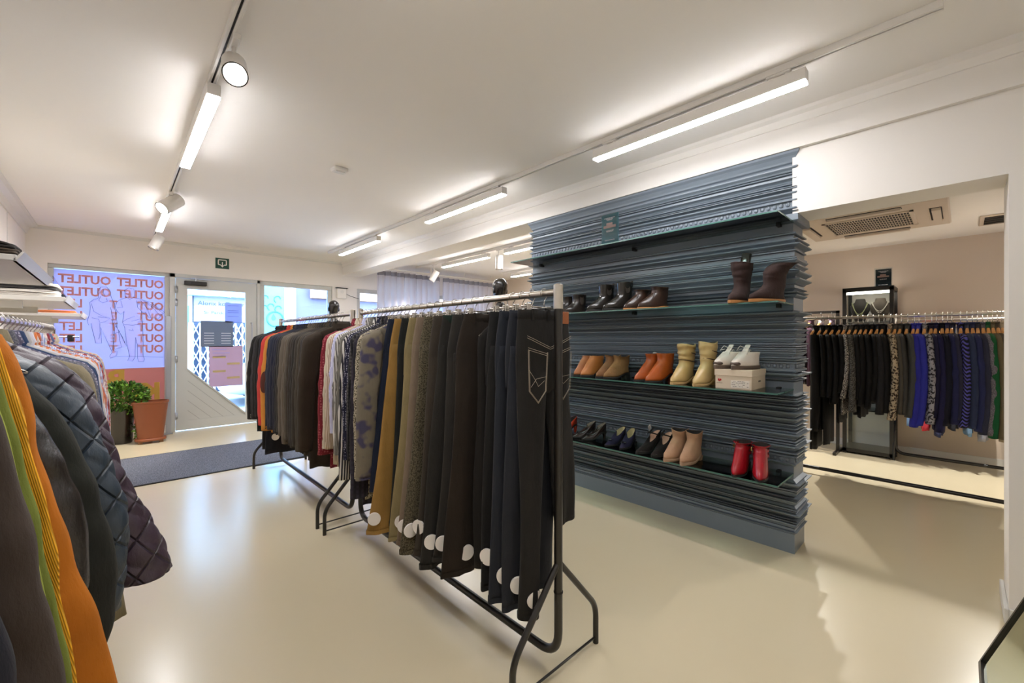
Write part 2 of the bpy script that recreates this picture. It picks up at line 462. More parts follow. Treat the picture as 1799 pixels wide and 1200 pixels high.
# printed film on the left window, letters read mirrored from inside
film = MB().box(-0.555, 0.505, YF + .050, YF + .053, 0.91, 2.17).build('window_film', film_mat('lilac_film', '#dccde2', .8))
tag(film, 'lilac window film with mirrored orange OUTLET rows and line drawn shoppers', 'window film')
peach = film_mat('peach_print', '#f59c70', .8)
f2 = MB().box(-0.555, 0.505, YF + .050, YF + .053, 0.15, 0.91).build('window_film', film_mat('salmon_film', '#dc9888', .75))
tag(f2, 'salmon pink window film with yellow green lettering below the lilac one', 'window film')
rows = [2.06, 1.905, 1.755, 1.605, 1.465, 1.315, 1.17]
for i, z in enumerate(rows):
    # mirrored: text runs towards -x
    def word(x, s): 
        return text_mesh('lettering', s, .148, (x, YF + .046, z - .052), (-.86, 0, 0), (0, 0, 1), peach, film, bold=.005)
    word(.49, 'OUTLET' if i < 2 else 'OUT')
    if i < 2: word(-.04, 'OUTLET')
    else: text_mesh('lettering', 'LET', .148, (-.30, YF + .046, z - .052), (-.86, 0, 0), (0, 0, 1), peach, film, bold=.0035)
    if i > 1: text_mesh('lettering', 'E' if i % 2 else 'T', .148, (.02, YF + .046, z - .052), (-.86, 0, 0), (0, 0, 1), peach, film, bold=.0035)
lime = film_mat('lime_print', '#e8ec78', .8)
text_mesh('lettering', 'KL', .33, (.46, YF + .046, .47), (-1, 0, 0), (0, 0, 1), lime, f2, bold=.012)
text_mesh('lettering', 'BEL', .33, (.10, YF + .046, .66), (-1, 0, 0), (0, 0, 1), lime, f2, bold=.012)
# line drawing of two shoppers; points measured on the window plane
line_m = plain('drawing_line', '#4d5470', .6)
film2_m = film_mat('lilac_figures', '#fbf4ff', .85)
def wpt(zx, zy):
    px, py = 90 + zx / 5.714, 470 + zy / 5.714
    x, z = at_y(px, py, YF + .045)
    return (x, z)
figA = [(480, 300), (470, 240), (500, 195), (560, 195), (598, 240), (605, 300), (640, 360), (640, 400), (665, 560), (660, 600), (640, 590), (615, 520), (625, 640), (625, 760), (620, 830), (665, 840), (660, 890), (600, 910), (590, 890), (615, 850), (560, 730), (500, 600), (510, 760), (450, 760), (415, 620), (405, 560), (380, 580), (365, 540), (390, 460), (395, 400), (390, 350), (430, 320), (470, 312)]
figB = [(745, 280), (740, 230), (780, 205), (830, 215), (840, 270), (830, 300), (890, 315), (1000, 350), (1140, 450), (1080, 510), (980, 500), (950, 450), (910, 440), (920, 560), (925, 700), (925, 880), (940, 920), (930, 945), (880, 945), (870, 910), (870, 780), (850, 700), (845, 900), (820, 940), (770, 935), (790, 890), (760, 760), (740, 600), (720, 550), (735, 440), (700, 470), (665, 440), (645, 400), (660, 350), (700, 320), (760, 305)]
bagC = [(640, 600), (655, 590), (690, 650), (760, 790), (640, 820), (630, 760), (640, 650)]
extra = [[(500, 290), (480, 330), (520, 355), (565, 340), (560, 310)], [(405, 360), (430, 440), (500, 480), (560, 500), (470, 495), (600, 510), (545, 545), (490, 555), (480, 520), (410, 505)],
         [(490, 560), (495, 660), (480, 720)], [(600, 400), (610, 470), (640, 560)], [(700, 330), (720, 400), (660, 405)], [(715, 550), (760, 520), (840, 490), (810, 540), (905, 515), (870, 550), (930, 540)],
         [(735, 570), (820, 580), (900, 565)], [(780, 625), (830, 635), (815, 615)], [(860, 330), (870, 400), (940, 470)], [(900, 330), (960, 400), (1010, 520)], [(930, 330), (1040, 420), (1100, 490)], [(960, 345), (1060, 410), (1130, 460)],
         [(660, 895), (760, 890), (1130, 900)], [(640, 660), (690, 650), (720, 700), (740, 760)], [(655, 600), (650, 560), (680, 640), (690, 720), (710, 800)], [(530, 215), (525, 250), (545, 290)], [(745, 290), (790, 320), (835, 300)]]
mbm = MB(); mbl = MB()
for fg in (figA, figB, bagC):
    P = [wpt(*p) for p in fg]; n = len(P)
    mbm.add([(x, YF + .0445, z) for x, z in P], [tuple(range(n))])
    mbl.tube([(x, YF + .0415, z) for x, z in P], .0022, 5, closed=True)
for fg in extra: mbl.tube([(x, YF + .0415, z) for x, z in [wpt(*p) for p in fg]], .0018, 5)
mbm.build('figure_shape', film2_m, film); mbl.build('line_drawing', line_m, film)

# notices on the door glass
def notice(x0, x1, z0, z1, hx, label, trans=.5, rows_=(), rc='#ffffff'):
    o = MB().box(x0, x1, YF - .002 + .012, YF + .016, z0, z1).build('door_notice', film_mat('paper' + hx, hx, trans))
    tag(o, label, 'notice', 'notices on the door glass')
    if rows_:
        mb = MB()
        for (a, b, z) in rows_: mb.box(x0 + a * (x1 - x0), x0 + b * (x1 - x0), YF + .006, YF + .009, z0 + z * (z1 - z0), z0 + z * (z1 - z0) + .009)
        mb.build('lettering', film_mat('notice_ink', rc, .4), o)
    return o
def dz(zx, zy):
    return at_y(320 + zx / 5.715, 490 + zy / 5.714, YF)
a = dz(190, 420); b = dz(518, 680)
notice(a[0], b[0], b[1], a[1], '#8f98a6', 'grey translucent notice with pale text lines on the door glass', .5, [(x, x + .3, z) for x in (.1, .62) for z in (.12, .22, .32, .42, .52)])
a = dz(275, 675); b = dz(615, 1065)
nt_ = notice(a[0], b[0], b[1], a[1], '#dcbcc4', 'pink opening hours notice lowest on the door glass', .55, [(.08, .5, .9), (.1, .6, .82), (.1, .5, .74)], '#c5b8e6')
mb = MB()
w_, h_ = b[0] - a[0], a[1] - b[1]
for i, (u, v) in enumerate(((.1, .7), (.52, .53), (.1, .35), (.52, .18))): mb.box(a[0] + u * w_, a[0] + (u + .38) * w_, YF + .006, YF + .009, b[1] + v * h_, b[1] + (v + .05) * h_)
mb.build('printed_bar', film_mat('yellow_ink', '#e2cf9a', .4), nt_)
a = dz(435, 240); b = dz(605, 440)
notice(a[0], b[0], b[1], a[1], '#c3cbf0', 'pale blue sheet of paper taped high on the door glass', .6, [(.15, .8, z) for z in (.3, .5, .6, .85)], '#9fa8d8')

# exit sign
ex = thing('exit_sign', 'small green emergency exit sign above the entrance door', 'exit sign', (1.165, YF, 2.432))
MB().box(-.085, .085, -.006, 0, -.078, .078).build('plate', plain('exit_green', '#0d4634', .4), ex)
mb = MB().tube(fillet([(-.022, -.009, -.022), (-.05, -.009, -.022), (-.05, -.009, .05), (.05, -.009, .05), (.05, -.009, -.022), (.022, -.009, -.022)], .01), .007, 6)
mb.box(-.006, .006, -.012, -.007, -.03, .02)
prism_y(mb, [(-.026, -.028), (.026, -.028), (0, -.06)], -.012, -.007)
mb.build('pictogram', tagwhite_m, ex)
# alarm box on the pillar
ab = thing('alarm_box', 'white alarm box with cable on the pillar between the windows', 'alarm box', (2.93, YF, 2.13))
MB().box(-.085, .075, -.06, 0, -.11, .07, .008).build('case', white_m, ab)
MB().box(-.10, .10, -.07, 0, .072, .082).build('mounting_strip', dark_m, ab)
MB().tube([(.08, -.01, .03), (.09, -.01, -.02), (.16, -.01, -.05), (.32, -.01, -.09)], .004, 6).build('cable', dark_m, ab)
MB().disc((0, -.062, .01), .03, (0, 1, 0)).build('sounder', trim_m, ab)
o = MB().box(1.0, 1.45, YF - .3, YF - .27, ZC - .018, ZC, .004).build('ceiling_sensor', white_m); tag(o, 'slim white sensor strip on the ceiling above the door', 'sensor')
sd = thing('smoke_detector', 'small white square detector on the ceiling', 'smoke detector', (1.30, 3.39, ZC))
MB().box(-.055, .055, -.045, .045, -.03, 0, .006).build('case', white_m, sd); MB().box(-.035, .035, -.025, .025, -.036, -.03).build('grille', trim_m, sd)
# metal post beside the door
mp_ = thing('metal_post', 'slim grey metal post standing left of the entrance door', 'post', (0.53, YF - .12, 0))
MB().box(-.028, .028, -.02, .02, 0.01, 1.62, .003).build('profile', alu_m, mp_)
MB().box(-.045, .045, -.04, .04, 0, .012).build('foot_plate', alu_m, mp_)
# ------------------------------------------------------------------ ceiling tracks, battens, spots
lamp_m = emit('led_diffuser', '#fbfbff', TUBE)
bulb_m = emit('spot_lens', '#fff2e2', 30)
tracks = [(0.365, -.6, 7.1, 'white ceiling track over the left aisle'), (2.42, 0.05, 6.74, 'white ceiling track beside the beam'),
          (4.12, 2.0, 7.0, 'white ceiling track in the rear room nearer the beam'), (5.75, 2.0, 6.4, 'white ceiling track farthest back in the rear room')]
for x, y0, y1, lab in tracks:
    t = thing('lighting_track', lab, 'lighting track', (x, y0, ZC))
    L = y1 - y0
    mb = MB(); mb.box(-.018, -.005, 0, L, -.034, 0, .002).box(.005, .018, 0, L, -.034, 0, .002).box(-.006, .006, 0, L, -.012, 0)
    rl_ = mb.build('rail', white_m, t)
    MB().box(-.005, .005, 0.01, L - .01, -.024, -.013).build('slot', dark_m, rl_)
def batten(x, y0, label, L=1.23):
    t = thing('led_batten', label, 'light', (x, y0, ZC), 'linear track lights')
    MB().box(-.03, .03, 0, L, -.121, -.06, .003).build('housing', white_m, t)
    MB().box(-.0295, .0295, 0.002, L - .002, -.128, -.121, .003).build('diffuser', lamp_m, t)
    for yy in (.12, L - .12):
        MB().box(-.014, .014, yy - .055, yy + .055, -.045, -.03, .004).cyl((0, yy + .035, -.045), (0, yy + .035, -.062), .012).cyl((0, yy - .035, -.045), (0, yy - .035, -.062), .009).build('adaptor', white_m, t)
for x, y, lab in ((2.42, .508, 'longest looking white linear lamp, nearest on the track beside the beam'), (2.42, 2.67, 'lit white linear lamp, middle of three beside the beam'),
                  (2.42, 5.03, 'lit white linear lamp, farthest of three beside the beam'), (.365, 2.6, 'lit white linear lamp behind the glaring spotlight on the left'),
                  (.365, 5.07, 'short looking white linear lamp between two spotlights on the left'), (.365, .12, 'white linear lamp above the photographer on the left track'),
                  (4.12, 4.9, 'lit linear lamp in front of the grey curtain'), (4.12, 3.3, 'lit linear lamp right of the rear room spotlight, beside the blue wall'), (5.75, 4.9, 'lit linear lamp low beside the bald mannequin head')):
    batten(x, y, lab)
def spot(x, y, aim, label, z=2.50, watts=SPOTW, size=70, L=.17, r=.05):
    t = thing('track_spotlight', label, 'spotlight', (x, y, ZC), 'cylindrical track spotlights')
    MB().box(-.016, .016, -.06, .06, -.055, -.03, .004).build('adaptor', white_m, t)
    d = (Vector(aim) - Vector((x, y, z))).normalized()
    c = Vector((0, 0, z - ZC))
    MB().tube([(0, .02, -.05), (.0, .02, -.09), c - d * .01 + Vector((0, 0, .05)), c], .009, 8).build('arm', white_m, t, True)
    p0 = c - d * L * .5; p1 = c + d * L * .5
    a = d.orthogonal().normalized(); b = d.cross(a)
    def ring(p, q, n=28): return [p + (a * math.cos(k * 2 * PI / n) + b * math.sin(k * 2 * PI / n)) * q for k in range(n)]
    o = MB().loft([ring(p0, r * .6), ring(p0, r * .96), ring(p0 + d * .006, r), ring(p1, r), ring(p1 + d * .001, r * .93), ring(p1 - d * .025, r * .86)], True, False).build('head', white_m, t); auto(o); hd = o
    o = MB().loft([ring(p1 + d * .002, r * .99), ring(p1 + d * .002, r * .88), ring(p1 - d * .02, r * .8)], False, False).build('anti_glare_ring', black_m, hd)
    MB().loft([ring(p1 - d * .022, r * .8)], True, False).build('lens', bulb_m, hd)
    ld = bpy.data.lights.new('spot_beam', 'SPOT'); ld.energy = watts * 1.6; ld.spot_size = math.radians(size); ld.spot_blend = .6
    ld.shadow_soft_size = .03; ld.color = (1, .97, .92)
    lo = bpy.data.objects.new('spot_beam', ld); COL.objects.link(lo); lo.parent = t
    lo.location = p1 + d * .004; lo.rotation_euler = d.to_track_quat('-Z', 'Y').to_euler()
    return t
spot(.386, 2.21, (.20, .9, 1.3), 'glaring white spotlight facing the camera at the top left', watts=14)
spot(.365, 4.93, (-.75, 4.2, 1.4), 'white cylindrical spotlight tilted left under the left track', 2.53, r=.06, L=.2)
spot(.365, 6.66, (-.3, 6.5, .9), 'small white spotlight at the far end of the left track', 2.47, r=.055, L=.17)
spot(4.12, 4.66, (3.9, 4.5, 0), 'white spotlight hanging straight down in the rear room', 2.43, r=.055, L=.2)
spot(4.12, 6.4, (3.6, 6.9, 1.2), 'white spotlight tilted in front of the grey curtain', 2.42, r=.055, L=.2, watts=30)
# rear room spots beyond the frame of the doorway
def plain_spot(x, y, z, aim, label, watts, size=80):
    return spot(x, y, aim, label, z, watts, size)
for y, lab in ((-.35, 'rear room spotlight hidden behind the white pier'), (1.45, 'rear room spotlight hidden behind the blue wall')):
    s_ = spot(5.75, y, (5.0, y * .6 + .1, 0), lab, 2.50, 38, 130); s_.location.z = 2.39

# ------------------------------------------------------------------ blue wall of stacked mouldings
blue_m = plain('blue_grey_paint', '#747e88', 0.33)
def moulding_profile():
    random.seed(21)
    P = [(0.0, 0.012), (0.115, 0.012), (0.118, 0.004)]
    z = .118
    fixed = {0.455: 'shelf', 0.965: 'shelf', 1.478: 'shelf', 1.955: 'broad', 2.10: 'carved', 2.365: 'top', .545: 'carved2', 1.115: 'carved2'}
    keys = sorted(fixed); out = []
    bands = []
    while z < 2.43:
        nxt = [k for k in keys if k > z - 1e-6]
        lim = nxt[0] if nxt else 2.44
        if lim - z < .016:
            if not nxt: break
            k = fixed[lim]; z = lim
            if k == 'shelf': P += [(z, .004), (z + .075, .004), (z + .078, .02)]; z += .078
            elif k == 'broad': P += [(z, .0), (z + .05, .0), (z + .054, .035), (z + .062, .05), (z + .10, .044), (z + .105, .02)]; z += .105
            elif k == 'top': P += [(z, .0), (z + .008, .016), (z + .02, .02), (z + .045, .035), (z + .06, .05), (z + .075, .055)]; z = 2.44
            else:
                bands.append((z, z + .035, .012)); P += [(z, .03), (z + .004, .012), (z + .035, .012), (z + .039, .034), (z + .046, .034)]; z += .046
            keys.remove(lim); continue
        room = lim - z
        kind = random.choice(['flat', 'ovolo', 'cove', 'cyma', 'bead', 'step', 'cyma', 'big', 'step', 'slope'])
        h = min(room, {'flat': random.uniform(.02, .045), 'ovolo': random.uniform(.014, .026), 'cove': random.uniform(.02, .034), 'cyma': random.uniform(.028, .045),
             'bead': .011, 'step': random.uniform(.005, .010), 'big': random.uniform(.04, .06), 'slope': random.uniform(.015, .03)}[kind])
        h = max(.008, h * .66) if kind != 'bead' else h
        h = min(h, room)
        o0 = P[-1][1]
        hi = random.uniform(.03, .05) if kind != 'big' else .062
        lo = random.uniform(.0, .016)
        if kind == 'flat': P += [(z, lo), (z + h, lo)]
        elif kind == 'ovolo': P += [(z, lo)] + [(z + h * t, lo + (hi - lo) * math.sin(t * PI / 2)) for t in (.2, .4, .6, .8, 1)]
        elif kind == 'cove': P += [(z, lo)] + [(z + h * t, lo + (hi - lo) * (1 - math.cos(t * PI / 2))) for t in (.2, .4, .6, .8, 1)]
        elif kind == 'cyma' or kind == 'big': P += [(z, lo), (z + .004, lo + .005)] + [(z + .004 + (h - .008) * t, lo + .005 + (hi - lo - .005) * (.5 - .5 * math.cos(t * PI))) for t in (.15, .3, .45, .6, .75, .9, 1)] + [(z + h, hi)]
        elif kind == 'bead': P += [(z, lo)] + [(z + h * (.5 - .5 * math.cos(t * PI)), lo + .014 * math.sin(t * PI)) for t in (.15, .35, .5, .65, .85)] + [(z + h, lo)]
        elif kind == 'step': P += [(z, hi * .8), (z + h, hi * .8)]
        elif kind == 'slope': P += [(z, hi), (z + h, lo)]
        z += h
        if lim - z > .012: P += [(z + .0005, -.006), (z + .0045, -.006)]; z += .005
    P.append((2.44, P[-1][1]))
    return P, bands
prof, bands = moulding_profile()
BX0, BX1, BY0, BY1 = 2.998, 3.215, 0.70, 2.89
rings = []
for z, o in prof:
    o *= .68
    rings.append([(BX0 - o, BY0 - o, z), (BX1 + o, BY0 - o, z), (BX1 + o, BY1 + o, z), (BX0 - o, BY1 + o, z)])
mb = MB().loft(rings, True, True)
bw = mb.build('wall_middle', blue_m); bw['kind'] = 'structure'
mb = MB()
for z0, z1, o in bands:           # carved leaf course
    n = 62
    for k in range(n):
        y = BY0 + .01 + k * (BY1 - BY0 - .02) / n
        mb.sphere((BX0 - o * .68, y + .016, (z0 + z1) / 2 + .002), .008, .012, .015, 8, 5)
    for k in range(6):
        mb.sphere((BX0 + .02 + k * .034, BY0 - o, (z0 + z1) / 2 + .002), .012, .008, .015, 8, 5)
mb.build('carved_course', blue_m, bw, True)
# glass shelves
SZ = {1: 2.012, 2: 1.513, 3: 1.0, 4: .49}
for k, (nm) in ((1, 'empty glass shelf highest on the blue wall'), (2, 'glass shelf carrying the black and dark brown boots'), (3, 'glass shelf carrying tan boots and the shoebox'), (4, 'lowest glass shelf carrying pumps and red booties')):
    t = thing('glass_shelf', nm, 'shelf', (2.8, 1.77, SZ[k]), 'glass shelves on the blue wall')
    MB().box(-.14, .19, -1.075, 1.08, -.008, 0).build('pane', shelfglass_m, t)
    MB().box(-.142, -.14, -1.077, 1.08, -.0082, .0002).box(-.14, .18, -1.077, -1.075, -.0082, .0002).build('polished_edge', shelfedge_m, t)
    MB().box(.15, .205, -1.01, -.99, -.02, .006).build('bracket', dark_m, t)
    for yy in (-.02, .97): MB().box(.15, .205, yy, yy + .02, -.02, .006).build('bracket', dark_m, t)
# notice on the blue wall
def info_sign(name, label, loc, wdt, hgt, face, board_hx):
    """teal information card in a clear holder; face is the direction it looks to"""
    t = thing(name, label, 'sign', loc)
    m1 = plain('teal_card' + board_hx, board_hx, .4); 
    x = 0
    MB().box(-.012, -.008, -wdt / 2, wdt / 2, 0, hgt).build('acrylic_holder', glass_mat('acrylic', (.9, .93, .95, 1)), t)
    MB().box(-.006, -.002, -wdt / 2 + .008, wdt / 2 - .012, .006, hgt - .015).build('card', m1, t)
    ink = plain('white_ink', '#ece8ee', .5); pk = plain('pink_ink', '#f4cfc4', .5)
    mb = MB(); 
    def bars(z, hw, h, m): 
        m.box(-.008, -.006, -hw, hw, z * hgt, z * hgt + h)
    random.seed(5)
    for z, hw in ((.80, .28), (.765, .18), (.735, .14), (.40, .2), (.37, .18), (.10, .26)):
        y = -hw * wdt
        while y < hw * wdt:
            w = random.uniform(.008, .02); mb.box(-.0085, -.006, y, min(y + w, hw * wdt), z * hgt, z * hgt + .0065); y += w + .003
    mb.build('small_print', ink, t)
    mb = MB().box(-.0085, -.006, -.15 * wdt, .17 * wdt, .585 * hgt, .66 * hgt).box(-.0085, -.006, -.32 * wdt, .32 * wdt, .50 * hgt, .58 * hgt)
    mb.build('highlighted_line', pk, t)
    return t
info_sign('info_sign', 'teal information card in a clear holder standing on the highest glass shelf', (2.69, 1.795, 2.0125), .165, .235, 0, '#2b7f8a')

# ------------------------------------------------------------------ clothes racks
RZ = 1.483
def rack(x, y0, y1, label, h=RZ, hw=.245, near=True, far=True):
    t = thing('clothes_rack', label, 'clothes rack', (x, y0, 0), 'black tube clothes racks')
    L = y1 - y0; r = .0165
    pts = fillet([(0, 0, h - .06), (0, 0, .062), (0, L, .062), (0, L, h - .06)], .10, 8)
    auto(MB().tube(pts, r, 12).build('frame_loop', black_m, t))
    auto(MB().tube([(0, 0, h), (0, L, h)], .014, 12).build('top_rail', brushed_m, t))
    for y in (0, L):
        o = MB().cyl((0, y, h - .065), (0, y, h + .028), .019, n=20).sphere((0, y, h + .026), .019, .019, .008, 20, 6).build('post_cap', brushed_m, t); auto(o)
        auto(MB().cyl((0, y, .315), (0, y, .321), .0185, n=16).build('joint_ring', dark_m, t))
        for s in (-1, 1):
            pts = fillet([(s * .008, y, .425), (s * hw, y, .16), (s * hw, y, 0)], .05, 6)
            auto(MB().tube(pts, .0125, 10).build('leg', black_m, t))
        MB().tube([(-hw, y, .025), (hw, y, .025)], .005, 8).build('foot_bar', black_m, t, True)
    return t
rack(1.257, 1.075, 2.895, 'black clothes rack nearest the camera, holding trousers and shirts')
rack(1.257, 3.03, 4.86, 'black clothes rack in line behind the trouser rack, holding blazers')
rack(4.92, -.62, 1.62, 'black clothes rack in the rear room in front of the blue wall end', 1.50)
rack(6.2, -.65, .50, 'black clothes rack against the rear wall beside the display case', 1.5, .1)
# other racks
t = thing('clothes_rack', 'small square black rack far behind the long rack, left of the display case', 'clothes rack', (6.05, .96, 0), 'black tube clothes racks')
for yy in (0, 1.1): MB().box(-.015, .015, yy, yy + .03, 0, 1.63).build('post', black_m, t)
MB().box(-.015, .015, 0, 1.13, 1.6, 1.63).build('top_rail', black_m, t)
for yy in (0, 1.1): MB().box(-.2, .2, yy, yy + .03, 0, .03).build('foot_bar', black_m, t)
LX, LZ = -.30, 1.37
t = thing('clothes_rack', 'chrome clothes rack along the left wall under the white shelves', 'clothes rack', (LX, .35, 0))
LL = 3.75
auto(MB().tube([(0, 0, LZ), (0, LL, LZ)], .0125, 12).build('top_rail', chrome_m, t))
for y in (0.02, LL - .02):
    auto(MB().tube(fillet([(0, y, LZ), (0, y, .02), ], .02), .014, 10).build('post', chrome_m, t))
    auto(MB().tube([(-.22, y, .02), (.2, y, .02)], .012, 8).build('foot_bar', chrome_m, t))
# ------------------------------------------------------------------ hangers
wood_m = plain('beech_wood', '#d79a55', 0.5, noise=.12, nscale=14)
plastic_m = plain('black_hanger_plastic', '#1d1a19', 0.35)
hook_m = plain('hook_steel', '#c4c0ba', 0.2, 1.0)
HANG = {}
def short_of(s):
    return ' '.join(s.split(',')[0].split(' with ')[0].split()[:11])
def sp(v, e): return math.copysign(abs(v) ** e, v)
def make_hanger(kind):
    t = thing('%s_hanger' % {'wood': 'wooden', 'black': 'black', 'wire': 'wire', 'clip': 'clip'}[kind], None, 'hanger')
    pts = [(.0195 * math.cos(a), 0, .0195 * math.sin(a)) for a in [math.radians(205 - k * 26) for k in range(10)]]
    pts += [(.004, 0, -.026), (0, 0, -.04), (0, 0, -.07 if kind != 'clip' else -.055)]
    MB().tube(pts, .0021, 5).build('hook', hook_m, t, True)
    if kind == 'wire':
        MB().tube(fillet([(0, 0, -.07), (.155, 0, -.15), (-.155, 0, -.15), (0, 0, -.07)], .012, 3), .0018, 5).build('frame', hook_m, t, True)
    elif kind == 'clip':
        br = MB().tube([(-.13, 0, -.056), (.13, 0, -.056)], .0028, 6).build('bar', hook_m, t, True)
        for s in (-.095, .095):
            mb = MB().box(s - .011, s + .011, -.010, -.005, -.085, -.043, .002).box(s - .011, s + .011, .005, .010, -.085, -.043, .002).cyl((s - .012, 0, -.058), (s + .012, 0, -.058), .007, n=8)
            mb.build('clip', plastic_m if s > 0 else hook_m, br)
    else:
        n = 9; rings = []
        for k in range(-n, n + 1):
            u = k / n; x = .2 * u
            z = -.096 - .058 * abs(u) ** 1.25; h = .014 - .005 * abs(u); w = .0055 + .006 * abs(u)
            rings.append([(x, sp(math.cos(q), .7) * w, z + sp(math.sin(q), .7) * h) for q in [2 * PI * j / 8 for j in range(8)]])
        MB().loft(rings, True, True).build('shoulder_bar', wood_m if kind == 'wood' else plastic_m, t, True)
    return t
hang_used = {}
def hanger(kind, loc, label, group, scale=1.0):
    if kind not in HANG:
        HANG[kind] = make_hanger(kind); o = HANG[kind]; o.location = loc; o['label'] = label; o['group'] = group
    else: o = copy_tree(HANG[kind], loc, label, group)
    if scale != 1.0: o.scale = (scale,) * 3
    return o

# ------------------------------------------------------------------ garments
def quilt_h(p, q, s=.085):
    return (abs(math.sin(PI * (p + q) / s)) * abs(math.sin(PI * (p - q) / s))) ** .45
def torso(w, L, t, hem, seed, drop=.06, neck=.062, fold=.012, quilt=0, z0=-.078, nseg=40, nk=24):
    R = random.Random(seed); ph = [R.uniform(0, 6.28) for _ in range(6)]; kk = [R.uniform(1.2, 2.2), R.uniform(2.6, 4.2), R.uniform(5, 7)]
    if quilt: nseg, nk = 72, 70
    lv = [(z0 - .05, neck * .7, .012, 0), (z0 - .004, neck * .88, .018, 0), (z0, neck, .022, 0)]
    for s in (.15, .3, .5, .7, .85, .95, 1.0):
        lv.append((z0 - .006 - drop * s - .012 * s ** 6, neck + (w - neck) * s, .022 + (t - .022) * s ** .7, 0))
    zs = lv[-1][0]
    for k in range(1, nk + 1):
        u = k / nk
        hw = w * (1 + .02 * math.sin(u * PI)) * (1 - u) + hem * u + .006 * math.sin(2.5 * u * PI + ph[0])
        lv.append((zs - (L - drop) * u, hw, t * (1 + .15 * u), u))
    lv.append((lv[-1][0] + .004, lv[-1][1] * .97, lv[-1][2] * .75, 1)); lv.append((lv[-1][0] + .03, lv[-1][1] * .93, lv[-1][2] * .6, 1))
    rings = []
    for z, hw, ht, u in lv:
        r = []
        for i in range(nseg):
            a = 2 * PI * i / nseg
            cx, sy = sp(math.cos(a), .75), sp(math.sin(a), .8)
            x = hw * cx; y = ht * sy
            xn = x / max(w, .01)
            y += fold * (u ** .7) * (math.sin(kk[0] * PI * xn + ph[1] + 1.2 * u) + .5 * math.sin(kk[1] * PI * xn + ph[2]) + .28 * math.sin(kk[2] * PI * xn + ph[3] + 2 * u))
            if quilt:
                q = quilt_h(x + ph[4] * .01, z); y += quilt * q * sy; x += quilt * q * cx * .8
            zz = z + .006 * u * math.sin(2.2 * xn * PI + ph[5])
            r.append((x, y, zz))
        rings.append(r)
    return MB().loft(rings, True, True), zs
def sleeve(side, w, zs, SL, seed, out=.045, rx0=.066, rx1=.050, ry=.036, yoff=-.02, bend=.0, quilt=0, nseg=20, nk=26, wr=1.0):
    R = random.Random(seed * 7 + side); ph = [R.uniform(0, 6.28) for _ in range(5)]; f1 = R.uniform(24, 34)
    if quilt: nseg, nk = 40, 70
    yj = yoff + R.uniform(-.012, .008); sw = R.uniform(-.02, .02)
    rings = []
    for k in range(nk + 1):
        u = k / nk
        z = zs + .028 - (SL + .028) * u
        g = min(1, u / .10); g = math.sqrt(max(0, 1 - (1 - g) ** 2))
        rx = (rx0 + (rx1 - rx0) * u) * (.25 + .75 * g); yy = (ry + .004 * math.sin(3 * u)) * (.45 + .55 * g)
        cx = (w - .045) + (.045 + out * math.sin(min(1, u * 1.5) * PI / 2) - out * .25 * max(0, u - .6)) * (.15 + .85 * g) + bend * u * u
        cy = yj * g + sw * u * u - .02 * math.sin(u * PI) 
        env = wr * (.35 + 1.1 * math.exp(-((u - .42) / .16) ** 2) + .6 * math.exp(-((u - .93) / .07) ** 2) + .5 * math.exp(-((u - .08) / .08) ** 2))
        r = []
        for i in range(nseg):
            a = 2 * PI * i / nseg
            d = 1 + .035 * env * math.sin(f1 * u + 2 * math.sin(a + ph[0]) + ph[1]) + .03 * env * math.sin(f1 * 1.7 * u - 2.5 * math.cos(a + ph[2])) + .04 * math.sin(3 * a + ph[3] + 2 * u) * min(1, u * 3)
            x = rx * sp(math.cos(a), .9) * d; y = yy * sp(math.sin(a), .9) * d
            if quilt:
                q = quilt_h(a * .055, z); x += quilt * q * math.cos(a); y += quilt * q * math.sin(a)
            r.append((side * (cx + x), cy + y, z))
        rings.append(r)
    last = rings[-1]; c = [sum(p[i] for p in last) / nseg for i in range(3)]
    rings.append([(c[0] + (p[0] - c[0]) * .86, c[1] + (p[1] - c[1]) * .8, c[2] + .003) for p in last])
    rings.append([(c[0] + (p[0] - c[0]) * .8, c[1] + (p[1] - c[1]) * .75, c[2] + .04) for p in last])
    if side < 0: rings = [r[::-1] for r in rings]
    return MB().loft(rings, True, True), (cx, cy, z, rx)

